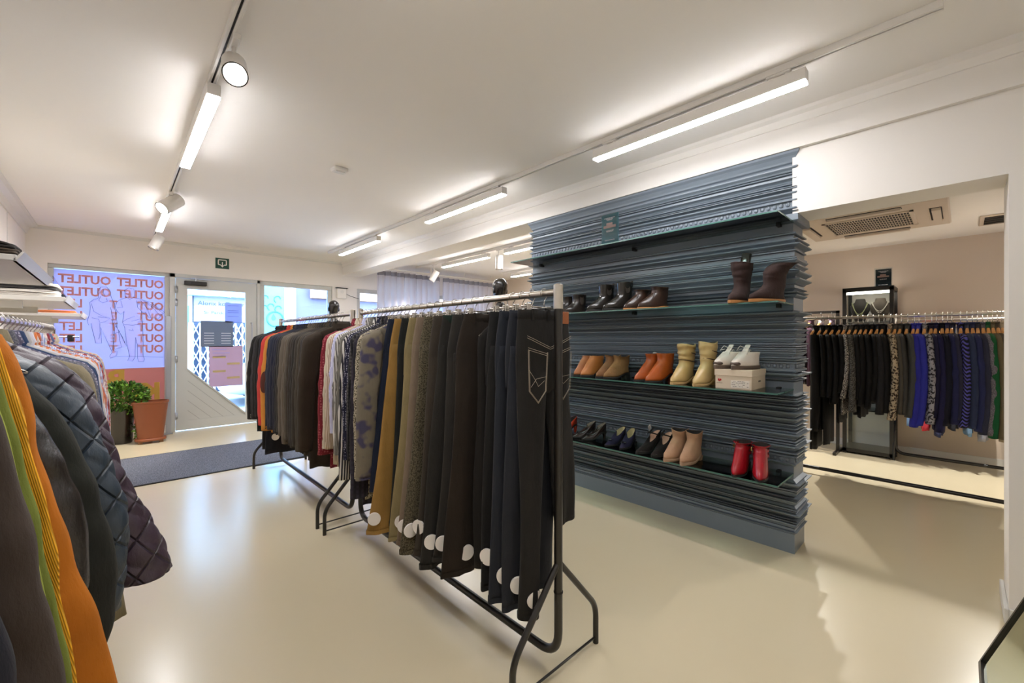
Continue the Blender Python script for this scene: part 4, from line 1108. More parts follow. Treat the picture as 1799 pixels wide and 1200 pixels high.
# ------------------------------------------------------------------ rear rack clothes
RX4 = 4.92
rb = [
 (1424, '#0e0c0d', 'plain', '', 'black shaggy fur coat reaching lowest at the left end of the rear rack', .95, 1.32, 'coat'),
 (1436, '#0e0c0d', 'plain', '', 'long black dress beside the fur coat', .6, 1.1, 'dress'),
 (1447, '#0e0c0d', 'plain', '', 'black velvet dress, third on the rear rack', .6, 1.25, 'dress'),
 (1458, '#0e0c0d', 'plain', '', 'soft black cardigan with wide sleeve', .66, .8, 'cardigan'),
 (1470, '#0e0c0d', 'plain', '', 'black blouse right of the wide cardigan', .55, 1.0, 'blouse'),
 (1479, '#232022', 'tweed', '#c9c2bb', 'black and white speckled sleeve blouse', .6, .9, 'blouse'),
 (1489, '#2e2c2b', 'tweed', '#6d6a66', 'charcoal marl knitted sweater', .72, .74, 'sweater'),
 (1500, '#0e0c0d', 'plain', '', 'black top left of the mirror frame', .6, .9, 'top'),
 (1509, '#0e0c0d', 'plain', '', 'black top with long hanging hem', .66, .92, 'top'),
 (1518, '#0e0c0d', 'plain', '', 'black cardigan in the middle of the dark clothes', .68, .8, 'cardigan'),
 (1528, '#0e0c0d', 'plain', '', 'black jersey dress with loose hem', .6, .72, 'dress'),
 (1538, '#1e1d20', 'plain', '', 'black jacket with grey piping', .72, .7, 'jacket'),
 (1547, '#0e0c0d', 'plain', '', 'brown black jacket beside the leopard blouse', .70, .7, 'jacket'),
 (1560, '#b7a58c', 'leopard', '#2b211b', 'leopard print blouse among the dark clothes', .76, .78, 'blouse'),
 (1570, '#4c463e', 'plain', '', 'taupe cardigan after the leopard blouse', .7, .7, 'cardigan'),
 (1579, '#3f3d3b', 'plain', '', 'mid grey cardigan with open front', .7, .72, 'cardigan'),
 (1591, '#464644', 'plain', '', 'charcoal grey blazer with broad sleeve', .72, .68, 'blazer'),
 (1603, '#2b2d92', 'plain', '', 'royal blue cardigan, left of the pair', .8, .78, 'cardigan'),
 (1611, '#30349c', 'plain', '', 'royal blue blouse, right of the pair', .78, .82, 'blouse'),
 (1623, '#9a989f', 'leopard', '#24242a', 'black and white patterned blouse', .76, .74, 'blouse'),
 (1635, '#1a1732', 'plain', '', 'dark violet sweater right of the black and white patterned blouse', .70, .86, 'sweater'),
 (1643, '#1b193f', 'plain', '', 'indigo sweater with longer hem', .82, .95, 'sweater'),
 (1655, '#101122', 'plain', '', 'navy jacket with two white hem stripes', .76, .84, 'jacket'),
 (1664, '#20224a', 'plain', '', 'ink blue cardigan left of the slate blue one', .74, .8, 'cardigan'),
 (1672, '#29293f', 'plain', '', 'slate blue cardigan left of the chevron sweater', .7, .8, 'cardigan'),
 (1688, '#1b1b1f', 'chevron', '#5350a8', 'purple and black chevron knitted sweater', .76, .74, 'sweater'),
 (1700, '#2c3552', 'plain', '', 'denim blue cardigan right of the chevron sweater', .76, .8, 'cardigan'),
 (1710, '#252a52', 'plain', '', 'plain blue blouse left of the grey sweaters', .78, .8, 'blouse'),
 (1719, '#2b2d40', 'plain', '', 'muted navy jacket between plain blue blouse and grey sweater', .8, .86, 'jacket'),
 (1729, '#5b5860', 'tweed', '#77747c', 'grey marl sweater beside the green blouse', .8, .84, 'sweater'),
 (1738, '#10552f', 'plain', '', 'bright green blouse near the right end of the rear rack', .82, .84, 'blouse'),
 (1747, '#6d6048', 'plain', '', 'khaki cardigan right of the green blouse', .82, .84, 'cardigan'),
 (1756, '#54493a', 'plain', '', 'olive brown jacket beside the doorway edge', .84, .86, 'jacket'),
 (1764, '#a8997f', 'plain', '', 'beige cardigan cut off by the white doorway', .84, .86, 'cardigan'),
]
stripe_m = plain('white_stripe', '#d8d4d0', .7)
for i, (px, hx, kind, h2, lab, SL, L, nm) in enumerate(rb):
    Y = y_at(px, RX4 - .24)
    g = garment(nm, lab, nm, RX4, Y, 1.50, F(hx, kind, h2 or '#ffffff'), 'womens clothes on the rear rack', 500 + i, w=.19, L=L * .86, SL=SL * .92, t=.016, hem=.20, out=.03, ry=.020 + .008 * (SL > .7), fold=.006,
            collar='knit', hang='wood', hanger_group='wooden hangers on the rear rack', drop=.075, rx=.075)
    if 'stripes' in lab:
        for z in (-.80, -.77): 
            MB().box(-.215, .215, -.036, .036, z - .006, z + .006, .005).build('hem_stripe', stripe_m, g)
# clothes on the rack against the rear wall
rc = [('#6d8ab0', 'light blue blouse with white round tag'), ('#b23440', 'red and white scarf like top'), ('#232a4c', 'navy dress with a white round tag'), ('#2b2b33', 'charcoal dress'),
      ('#6f8ca8', 'dusty blue dress near the doorway edge'), ('#8a8a92', 'grey tunic'), ('#33304a', 'dark violet tunic'), ('#7a6a58', 'brown tunic')]
for i, (hx, lab) in enumerate(rc):
    Y = .36 - i * .10
    garment('dress', lab + ', hanging on the rack by the rear wall', 'dress', 6.2, Y, 1.50, F(hx), 'clothes on the rear wall rack', 560 + i, w=.18, L=1.0 + .04 * (i % 3), SL=.5, t=.02, hem=.22, out=.02, ry=.025, collar='knit', hang='wood',
            hanger_group='wooden hangers on the rear wall rack', drop=.075, disc=(-.15, -.05, -1.02) if i in (0, 2, 4) else None, hgl=lab)
rd = [('#2c2638', 'tweed', '#b79fb0', 'plum patterned blouse'), ('#c9c2bd', 'leopard', '#26222a', 'white blouse with black print'), ('#3c2230', 'plain', '', 'burgundy blouse'), ('#26222a', 'dots', '#c8c2c8', 'black spotted blouse'),
      ('#5c2a3c', 'leopard', '#d8c8c0', 'wine red flowered blouse'), ('#27304a', 'tweed', '#a8acc0', 'blue speckled blouse'), ('#cabf9f', 'leopard', '#2e2a2a', 'cream printed blouse')]
for i, (hx, kind, h2, lab) in enumerate(rd):
    garment('blouse', lab + ' on the small square rack in the rear', 'blouse', 6.05, 1.03 + i * .10, 1.60, F(hx, kind, h2 or '#fff' '000'), 'blouses on the small square rack', 580 + i, w=.17, L=.75, SL=.5, t=.02, hem=.19, out=.02, ry=.025, collar='knit', hang='wood',
            hanger_group='wooden hangers on the small square rack', drop=.09, hgl=lab)

# ------------------------------------------------------------------ display case, necklaces, sign, cassette
dc = thing('display_case', 'tall black framed glass display case against the rear wall', 'display case', (6.1, .50, 0))
W_, D_, H_ = .44, .40, 1.87
mb = MB()
for x in (0, D_ - .035):
    for y in (0, W_ - .035): mb.box(x, x + .035, y, y + .035, .0, H_)
mb.box(0, .035, 0, W_, H_ - .035, H_ + .012).box(D_ - .035, D_, 0, W_, H_ - .035, H_ + .012).box(.035, D_ - .035, 0, .035, H_ - .035, H_ + .012).box(.035, D_ - .035, W_ - .035, W_, H_ - .035, H_ + .012).box(0, D_, 0, W_, 0.02, .06)
mb.build('frame', black_m, dc)
MB().box(D_ - .012, D_ - .008, .035, W_ - .035, .06, H_ - .035).build('back_panel', plain('case_back', '#cfc8bf', .7), dc)
for z in (.5, 1.0, 1.50): MB().box(.02, D_ - .015, .02, W_ - .02, z - .008, z).build('shelf', shelfglass_m if z < 1.4 else whiteboard_m, dc)
MB().box(.004, .008, .03, W_ - .03, .06, H_ - .03).build('door_glass', glass_m, dc)
MB().box(.03, .07, .04, W_ - .04, H_ - .06, H_ - .036).build('light_bar', emit('case_light', '#fff4e4', 6), dc)
def bust(y, hx, label, nlabel, pearl, drop_, tilt):
    b = thing('necklace_bust', label, 'jewellery bust', (6.22, y, 1.50), 'necklace busts in the display case')
    m = plain('bust_velvet' + hx, hx, .85)
    rings = []
    for z, hy, hx_ in ((0, .045, .03), (.04, .055, .035), (.12, .085, .045), (.17, .092, .045), (.20, .082, .04), (.225, .05, .035), (.25, .045, .032), (.262, .04, .028)):
        rings.append([(hx_ * math.cos(a) + z * .18, hy * math.sin(a), z) for a in [2 * PI * i / 28 for i in range(28)]])
    o = MB().loft(rings, True, True).build('bust', m, b, True)
    nk = thing('necklace', nlabel, 'necklace', (6.22, y, 1.50), 'pearl necklaces in the display case')
    for q, dd in enumerate((0, .012)):
        mb = MB(); n = 38
        for k in range(n + 1):
            u = k / n * 2 - 1
            yy = .074 * u * (1 - .12 * q); zz = .218 - (drop_ + dd * 1.6) * (1 - abs(u) ** 1.9)
            hw = .04 + .02 * (1 - abs(u))
            mb.sphere((-hw * math.sqrt(max(.05, 1 - (yy / .09) ** 2)) + zz * .18 - .004, yy, zz), .0042, nu=6, nv=4)
        mb.build('pearl_strand', pearl, nk, True)
bust(.80, '#1c1612', 'black necklace bust on the left in the display case', 'double strand yellow green pearl necklace on the left bust', plain('green_pearls', '#cfcf9a', .3), .135, 0)
bust(.625, '#4a4038', 'taupe necklace bust on the right in the display case', 'white pearl necklace on the right bust', plain('white_pearls', '#ece4d8', .25), .105, 0)
info_sign('info_sign', 'dark blue information card standing on top of the display case', (6.25, .60, 1.883), .155, .215, 0, '#1f3a48')
ac = thing('air_conditioner', 'square ceiling cassette air conditioner with slatted grille in the rear room', 'air conditioner', (5.095, .585, 2.39))
acm = plain('cassette_plastic', '#cdbfae', .5)
MB().box(-.52, .52, -.52, .52, -.022, 0, .01).build('panel', acm, ac)
MB().box(-.275, .275, -.285, .285, -.024, -.020).build('intake_void', dark_m, ac)
mb = MB()
for k in range(31): mb.box(-.275, .275, -.285 + k * .019, -.285 + k * .019 + .0035, -.030, -.022)
for k in range(7): mb.box(-.275 + k * .0915 - .003, -.275 + k * .0915 + .003, -.285, .285, -.032, -.024)
mb.build('grille', acm, ac)
MB().box(-.30, -.275, -.31, .31, -.03, -.02).box(.275, .30, -.31, .31, -.03, -.02).box(-.3, .3, -.31, -.285, -.03, -.02).box(-.3, .3, .285, .31, -.03, -.02).build('grille_frame', acm, ac)
for k in range(4):
    a = k * PI / 2; c, s = round(math.cos(a)), round(math.sin(a))
    def rb_(x0, x1, y0, y1, z0, z1):
        p, q = (c * x0 - s * y0, s * x0 + c * y0), (c * x1 - s * y1, s * x1 + c * y1)
        return MB().box(p[0], q[0], p[1], q[1], z0, z1)
    rb_(.40, .475, -.25, .25, -.0235, -.021).build('outlet_slot', dark_m, ac)
    rb_(.415, .468, -.245, .245, -.045, -.026).build('louvre_flap', acm, ac)
o = MB(); o.box(5.55, 6.0, -.55, -.10, 2.375, 2.39).build('vent_frame', acm)
vt = thing('ceiling_vent', 'dark square ceiling vent beside the white pier in the rear room', 'vent', (5.8, -.33, 2.39))
bpy.data.objects.remove(bpy.data.objects['vent_frame'])
MB().box(-.22, .22, -.22, .22, -.012, 0, .004).build('frame', acm, vt)
for k in range(4): MB().box(-.18 + k * .09, -.18 + k * .09 + .07, -.19, .19, -.016, -.011).build('slot', dark_m, vt)

# ------------------------------------------------------------------ left wall shelves with folded clothes
def wshelf(y0, y1, z, label, thick=.022):
    t = thing('wall_shelf', label, 'shelf', (XL, y0, z), 'white shelves on the left wall')
    MB().box(0.0, .515, 0, y1 - y0, -thick, 0, .002).build('board', whiteboard_m, t)
    MB().loft([[(.505, y, -thick), (.515, y, -thick), (.535, y, .012), (.528, y, .012)] for y in (0, y1 - y0)], True, True).build('front_lip', whiteboard_m, t)
    for yy in (.15, y1 - y0 - .2): MB().box(0, .3, yy, yy + .02, -thick - .05, -thick).build('bracket', whiteboard_m, t)
    return t
wshelf(2.33, 3.3, 1.605, 'white wall shelf nearest the camera, holding brown folded clothes')
wshelf(4.36, 5.5, 1.60, 'white wall shelf in the middle, holding white folded shirts', .032)
wshelf(6.2, 7.25, 1.565, 'white wall shelf farthest away near the shop window', .032)
def folded(x0, x1, y0, y1, z, h, m, label, group):
    t = thing('folded_garment', label, 'folded garment', ((x0 + x1) / 2, (y0 + y1) / 2, z), group)
    hx, hy = (x1 - x0) / 2, (y1 - y0) / 2; random.seed(int(z * 1000) + int(y0 * 77))
    def slab(za, zb, ax, ay):
        rings = []
        n = 40; ph = random.uniform(0, 6)
        for u in (0, .12, .3, .5, .7, .88, 1):
            k = math.sqrt(max(0, 1 - (2 * u - 1) ** 2)) * .03 + .97 - (.10 if u in (0, 1) else 0)
            rings.append([((ax * k) * sp(math.cos(a), .35) + .004 * math.sin(3 * a + ph), (ay * k) * sp(math.sin(a), .35) + .004 * math.cos(4 * a + ph), za + (zb - za) * u + .0015 * math.sin(5 * a + ph)) for a in [2 * PI * i / n for i in range(n)]])
        return MB().loft(rings, True, True)
    slab(0, h * .5, hx, hy).build('lower_fold', m, t, True)
    slab(h * .48, h, hx * .97, hy * .96).build('upper_fold', m, t, True)
    return t
zz = 1.606
for i, (hx, d) in enumerate([('#3b2c24', 'dark brown folded sweater, lowest of the nearest stack'), ('#5a4336', 'mid brown folded sweater in the middle of the nearest stack'), ('#33271f', 'darkest brown folded sweater topping the nearest stack')]):
    folded(-.66, -.335, 2.36, 2.62, zz, .028, F(hx), d + ' on the near wall shelf', 'folded clothes on the near wall shelf'); zz += .0285
zz = 1.606
for i, (hx, d) in enumerate([('#2b2a28', 'black folded trousers at the bottom'), ('#3d3a34', 'charcoal folded trousers second'), ('#4b4136', 'brown folded trousers third'), ('#2f2b27', 'black brown folded trousers at the top')]):
    folded(-.60, -.27 - .012 * i, 2.68, 2.98, zz, .024, F(hx), d + ' of the middle stack on the near wall shelf', 'folded clothes on the near wall shelf'); zz += .0245
zz = 1.606
for i, (hx, d) in enumerate([('#b8703c', 'orange folded t-shirt at the bottom'), ('#8c6a34', 'ochre folded t-shirt in the middle'), ('#6f7038', 'olive folded t-shirt at the top')]):
    folded(-.60, -.27, 3.02, 3.26, zz, .019, F(hx), d + ' of the far stack on the near wall shelf', 'folded clothes on the near wall shelf'); zz += .0195
zz = 1.601
for i, (hx, d) in enumerate([('#d8d2cb', 'cream folded shirt at the bottom'), ('#e2ddd8', 'white folded shirt above it'), ('#3f3d3d', 'charcoal folded shirt on the white ones'), ('#cfc9c2', 'light folded shirt topping the pile')]):
    folded(-.66, -.30, 4.4, 4.85, zz, .024, F(hx), d + ' on the middle wall shelf', 'folded clothes on the middle wall shelf'); zz += .0245
folded(-.6, -.30, 5.0, 5.35, 1.601, .07, F('#35363a'), 'thick dark grey folded sweater at the far end of the middle wall shelf', 'folded clothes on the middle wall shelf')
folded(-.6, -.30, 6.3, 6.7, 1.566, .03, F('#c9764a'), 'orange folded shirt on the farthest wall shelf', 'folded clothes on the farthest wall shelf')
folded(-.6, -.30, 6.8, 7.15, 1.566, .03, F('#4a3428'), 'brown folded shirt on the farthest wall shelf', 'folded clothes on the farthest wall shelf')
ps = thing('price_holder', 'clear acrylic wedge price holder on the middle wall shelf', 'price holder', (-.36, 4.95, 1.601))
prism_y(MB(), [(0, 0), (.09, 0), (.0, .20)], -.05, .05).build('wedge', glass_mat('clear_acrylic', (.85, .9, .95, 1)), ps)

# ------------------------------------------------------------------ mat, plants, curtain, mirror, mannequins
def mat_mat():
    m, nt, b = newmat('entrance_carpet'); v = coords(nt)
    n = N(nt, 'ShaderNodeTexNoise'); n.inputs['Scale'].default_value = 120; n.inputs['Detail'].default_value = 4; nt.links.new(v, n.inputs[0])
    nt.links.new(mixc(nt, ramp(nt, n.outputs[0], .35, .65), hexc('#3c3f47'), hexc('#7c808c')), b.inputs['Base Color'])
    b.inputs['Roughness'].default_value = .95; bump(nt, b, n.outputs[0], .8, .004)
    return m
mt = thing('entrance_mat', 'grey speckled entrance mat on the floor inside the door', 'mat', (1.0, 5.57, 0))
MB().box(-1.35, 1.6, -.585, .6, .0, .010, .003).build('pile', mat_mat(), mt)
mb = MB().box(-1.37, 1.62, -.605, -.585, 0, .009).box(-1.37, 1.62, .6, .62, 0, .009); mb.build('edging', dark_m, mt)

pl = thing('leafy_plant', 'bushy green plant in a tall black pot by the shop window', 'plant', (.055, 7.2, 0))
MB().loft([[(r * math.cos(a), r * math.sin(a), z) for a in [2 * PI * i / 28 for i in range(28)]] for r, z in ((.10, 0), (.105, .01), (.125, .42), (.13, .43), (.12, .43), (.115, .40))], True, True).build('pot', blackgloss_m, pl, True)
def leaf_mat():
    m, nt, b = newmat('leaf_green'); v = coords(nt)
    n = N(nt, 'ShaderNodeTexNoise'); n.inputs['Scale'].default_value = 14; nt.links.new(v, n.inputs[0])
    nt.links.new(mixc(nt, ramp(nt, n.outputs[0], .38, .62), hexc('#24451a'), hexc('#6f9a36')), b.inputs['Base Color']); b.inputs['Roughness'].default_value = .4
    return m
R = random.Random(3); mb = MB()
def leaf(c, d, L, w_):
    d = Vector(d).normalized(); s = d.cross(Vector((R.uniform(-1, 1), R.uniform(-1, 1), R.uniform(-.2, 1)))).normalized(); n_ = s.cross(d); c = Vector(c)
    mb.add([c, c + d * L * .4 + s * w_ + n_ * .004, c + d * L * .45 - n_ * .006, c + d * L * .4 - s * w_ + n_ * .004, c + d * L - n_ * .008], [(0, 1, 2), (0, 2, 3), (1, 4, 2), (2, 4, 3)])
for k in range(1500):
    while True:
        p = Vector((R.uniform(-1, 1), R.uniform(-1, 1), R.uniform(-1, 1)))
        if .5 < p.length < 1: break
    q = Vector((p.x * .235 + .03, p.y * .2, p.z * .20 + .56))
    leaf(q, p + Vector((R.uniform(-.8, .8), R.uniform(-.8, .8), R.uniform(-.3, .8))), R.uniform(.035, .06), R.uniform(.012, .02))
for k in range(160):
    leaf((.12 + R.uniform(0, .06), -.08 + R.uniform(-.08, .05), R.uniform(.03, .42)), (R.uniform(-.3, 1), R.uniform(-1, .3), R.uniform(-.8, .3)), R.uniform(.03, .05), .014)
mb.build('foliage', leaf_mat(), pl)
mbs = MB()
for k in range(9): 
    a = R.uniform(0, 6.28); mbs.tube([(0, 0, .4), (.06 * math.cos(a), .06 * math.sin(a), .5), (.14 * math.cos(a), .14 * math.sin(a), .64)], .004, 5)
mbs.build('stem', plain('stem_green', '#5c6b34', .6), pl)
terra = plain('terracotta', '#8a4c2c', 0.42, noise=.12, nscale=6)
tp = thing('terracotta_planter', 'tall oval terracotta planter on a low plinth beside the metal post', 'planter', (.325, 7.02, 0))
def oval(hx, hy, z): return [(hx * sp(math.cos(a), .8), hy * sp(math.sin(a), .8), z) for a in [2 * PI * i / 36 for i in range(36)]]
MB().loft([oval(.155, .125, .03), oval(.155, .125, .055), oval(.15, .12, .06)], True, True).build('saucer', terra, tp, True)
auto(MB().loft([oval(.125, .10, .06), oval(.175, .135, .495), oval(.183, .142, .50), oval(.183, .142, .52), oval(.168, .13, .52), oval(.165, .127, .40)], True, True).build('vessel', terra, tp))
for x, y in ((-.10, -.07), (.10, -.07), (0, .08)): MB().box(x - .02, x + .02, y - .02, y + .02, 0, .03).build('foot', plain('wood_foot', '#7b5a3a', .7), tp)

# curtain in front of the right shop window
sheer = film_mat('sheer_grey', '#e0dce0', .6, .9)
def curtain(x0, x1, y, z0, z1, label, seed):
    t = thing('curtain', label, 'curtain', (x0, y, 0), 'sheer pleated curtains at the rear shop window')
    n = int((x1 - x0) * 130); R = random.Random(seed); V = []; pitch = .125
    zs_ = [z0 + (z1 - z0) * k / 14 for k in range(15)]
    for z in zs_:
        row = []
        tt = (z1 - z) / (z1 - z0)
        for i in range(n + 1):
            x = (x1 - x0) * i / n; p = 2 * PI * x / pitch
            amp = .042 + .012 * tt
            row.append((x + .01 * math.sin(p * 2), amp * (math.sin(p) + .35 * math.sin(2 * p + 1 + 2 * tt)) + .008 * math.sin(p * .37 + seed), z))
        V.append(row)
    MB().loft(V, closed=False).build('cloth', sheer, t, True)
    MB().loft([[(a, b - .001 - .003, c + dz) for a, b, c in V[-1]] for dz in (-.075, .0)], closed=False).build('heading_tape', film_mat('heading', '#a5a4b0', .3, .9), t, True)
curtain(3.32, 4.62, 6.95, .05, 2.50, 'grey sheer pleated curtain, wider left panel behind the spotlight', 1)
curtain(4.68, 5.9, 6.95, .05, 2.50, 'grey sheer pleated curtain, right panel next to the mannequin head', 2)
cr = thing('curtain_rail', 'white curtain rail hung from the rear room ceiling', 'curtain rail', (3.3, 6.95, 2.54))
MB().box(0, 2.7, -.012, .012, -.012, .012, .003).build('rail', white_m, cr)
for x in (.35, 1.1, 1.9, 2.6): MB().cyl((x, 0, .01), (x, 0, .12), .007).build('drop_rod', white_m, cr)

# leaning mirror at the lower right
mi = thing('leaning_mirror', 'black framed mirror leaning at the lower right corner', 'mirror', (2.53, -.053, 0.0))
mi.rotation_euler = (0, 0, 0)
ang = math.radians(20.5); U = Vector((0, -math.sin(ang), math.cos(ang))); Nn = Vector((0, math.cos(ang), math.sin(ang)))
def q3(x, u, n): p = U * u + Nn * n; return (x, p.y, p.z)
def bar(mb, x0, x1, u0, u1, n0, n1):
    v = [q3(x, u, n) for n in (n0, n1) for u in (u0, u1) for x in (x0, x1)]
    mb.add(v, [(0, 2, 3, 1), (4, 5, 7, 6), (0, 1, 5, 4), (2, 6, 7, 3), (0, 4, 6, 2), (1, 3, 7, 5)])
mb = MB(); H = 1.62; Wm = .6; e = .016
bar(mb, -Wm, 0, 0, e, -.02, .008); bar(mb, -Wm, 0, H - e, H, -.02, .008); bar(mb, -Wm, -Wm + e, e, H - e, -.02, .008); bar(mb, -e, 0, e, H - e, -.02, .008)
mb.build('frame', black_m, mi)
mb = MB(); bar(mb, -Wm + e, -e, e, H - e, -.01, .0); mb.build('mirror_glass', plain('mirror_silver', '#c3ccb4', .03, 1.0), mi)
mb = MB(); bar(mb, -Wm + e, -e, e, H - e, -.016, -.011); mb.build('backing', dark_m, mi)

# mannequins
man_m = plain('mannequin_black', '#191614', .25, spec=.7)
def mannequin(x, y, top, label, rz, cloth_hx):
    t = thing('mannequin', label, 'mannequin', (x, y, 0), 'black mannequins', rz)
    H = top; s = H / 1.82
    J = dict(pel=(0, 0, .98), ch=(0, 0, 1.28), nk=(0, .0, 1.50), nk2=(0, .005, 1.56))
    V = [(0, 0, .98), (0, 0, 1.12), (0, 0, 1.30), (0, 0, 1.44), (0, .005, 1.52), (0, .01, 1.58),
         (.10, 0, .93), (.11, .01, .50), (.12, -.01, .09), (.13, .12, .03), (-.10, 0, .93), (-.11, .0, .50), (-.12, -.02, .09), (-.13, .10, .03),
         (.19, 0, 1.43), (.25, -.02, 1.14), (.26, .06, .90), (.26, .10, .82), (-.19, 0, 1.43), (-.25, -.02, 1.14), (-.26, .06, .90), (-.26, .10, .82)]
    E = [(0, 1), (1, 2), (2, 3), (3, 4), (4, 5), (0, 6), (6, 7), (7, 8), (8, 9), (0, 10), (10, 11), (11, 12), (12, 13), (3, 14), (14, 15), (15, 16), (16, 17), (3, 18), (18, 19), (19, 20), (20, 21)]
    r = [.14, .115, .14, .11, .055, .05, .09, .058, .04, .03, .09, .058, .04, .03, .055, .038, .028, .025, .055, .038, .028, .025]
    me = bpy.data.meshes.new('figure'); me.from_pydata([tuple(c * s for c in v) for v in V], E, []); me.materials.append(man_m)
    o = bpy.data.objects.new('figure', me); COL.objects.link(o); o.parent = t
    sk = o.modifiers.new('skin', 'SKIN'); sk.use_smooth_shade = True
    for i, sv in enumerate(me.skin_vertices[0].data): sv.radius = (r[i] * s * (1.15 if i in (0, 2, 3) else 1), r[i] * s * .8); sv.use_root = (i == 0)
    ss = o.modifiers.new('sub', 'SUBSURF'); ss.levels = 1; ss.render_levels = 2
    # head: egg shape with ears, brow, nose, chin
    hc = Vector((0, .02, 1.70)) * s; rings = []
    prof = [(-.118, .022, .03, .045), (-.105, .042, .05, .03), (-.08, .055, .07, .018), (-.045, .064, .082, .008), (0, .072, .093, .0), (.04, .075, .097, -.004), (.075, .068, .088, -.008), (.10, .05, .066, -.01), (.115, .028, .038, -.012), (.121, .008, .012, -.012)]
    for z, hx, hy, cy in prof:
        rg = []
        for i in range(32):
            a = 2 * PI * i / 32; x_ = hx * math.cos(a); y_ = hy * math.sin(a) + cy
            if abs(x_) < .018 and math.sin(a) > 0 and -.05 < z < .03: y_ += .016 * (1 - abs(x_) / .018)
            rg.append(tuple(hc + Vector((x_, y_, z)) * s))
        rings.append(rg)
    MB().loft(rings, True, True).build('head', man_m, t, True)
    for q in (-1, 1): MB().sphere(tuple(hc + Vector((q * .074, -.008, -.012)) * s), .009 * s, .017 * s, .03 * s, 10, 8).build('ear', man_m, t, True)
    tm, zs = torso(.21 * s, .62 * s, .13 * s, .20 * s, 77, drop=.07, neck=.075, z0=1.53 * s)
    tm.build('shirt', F(cloth_hx), t, True)
    MB().cyl((0, 0, 0), (0, 0, .012), .19, n=32).build('base_plate', chrome_m, t, True)
mannequin(2.38, 6.42, 1.88, 'black mannequin whose bald head shows beside the pillar with the alarm box', 0.0, '#3a3c48')
mannequin(3.22, 3.62, 2.0, 'black mannequin whose larger bald head shows left of the blue wall', -.3, '#5c5650')
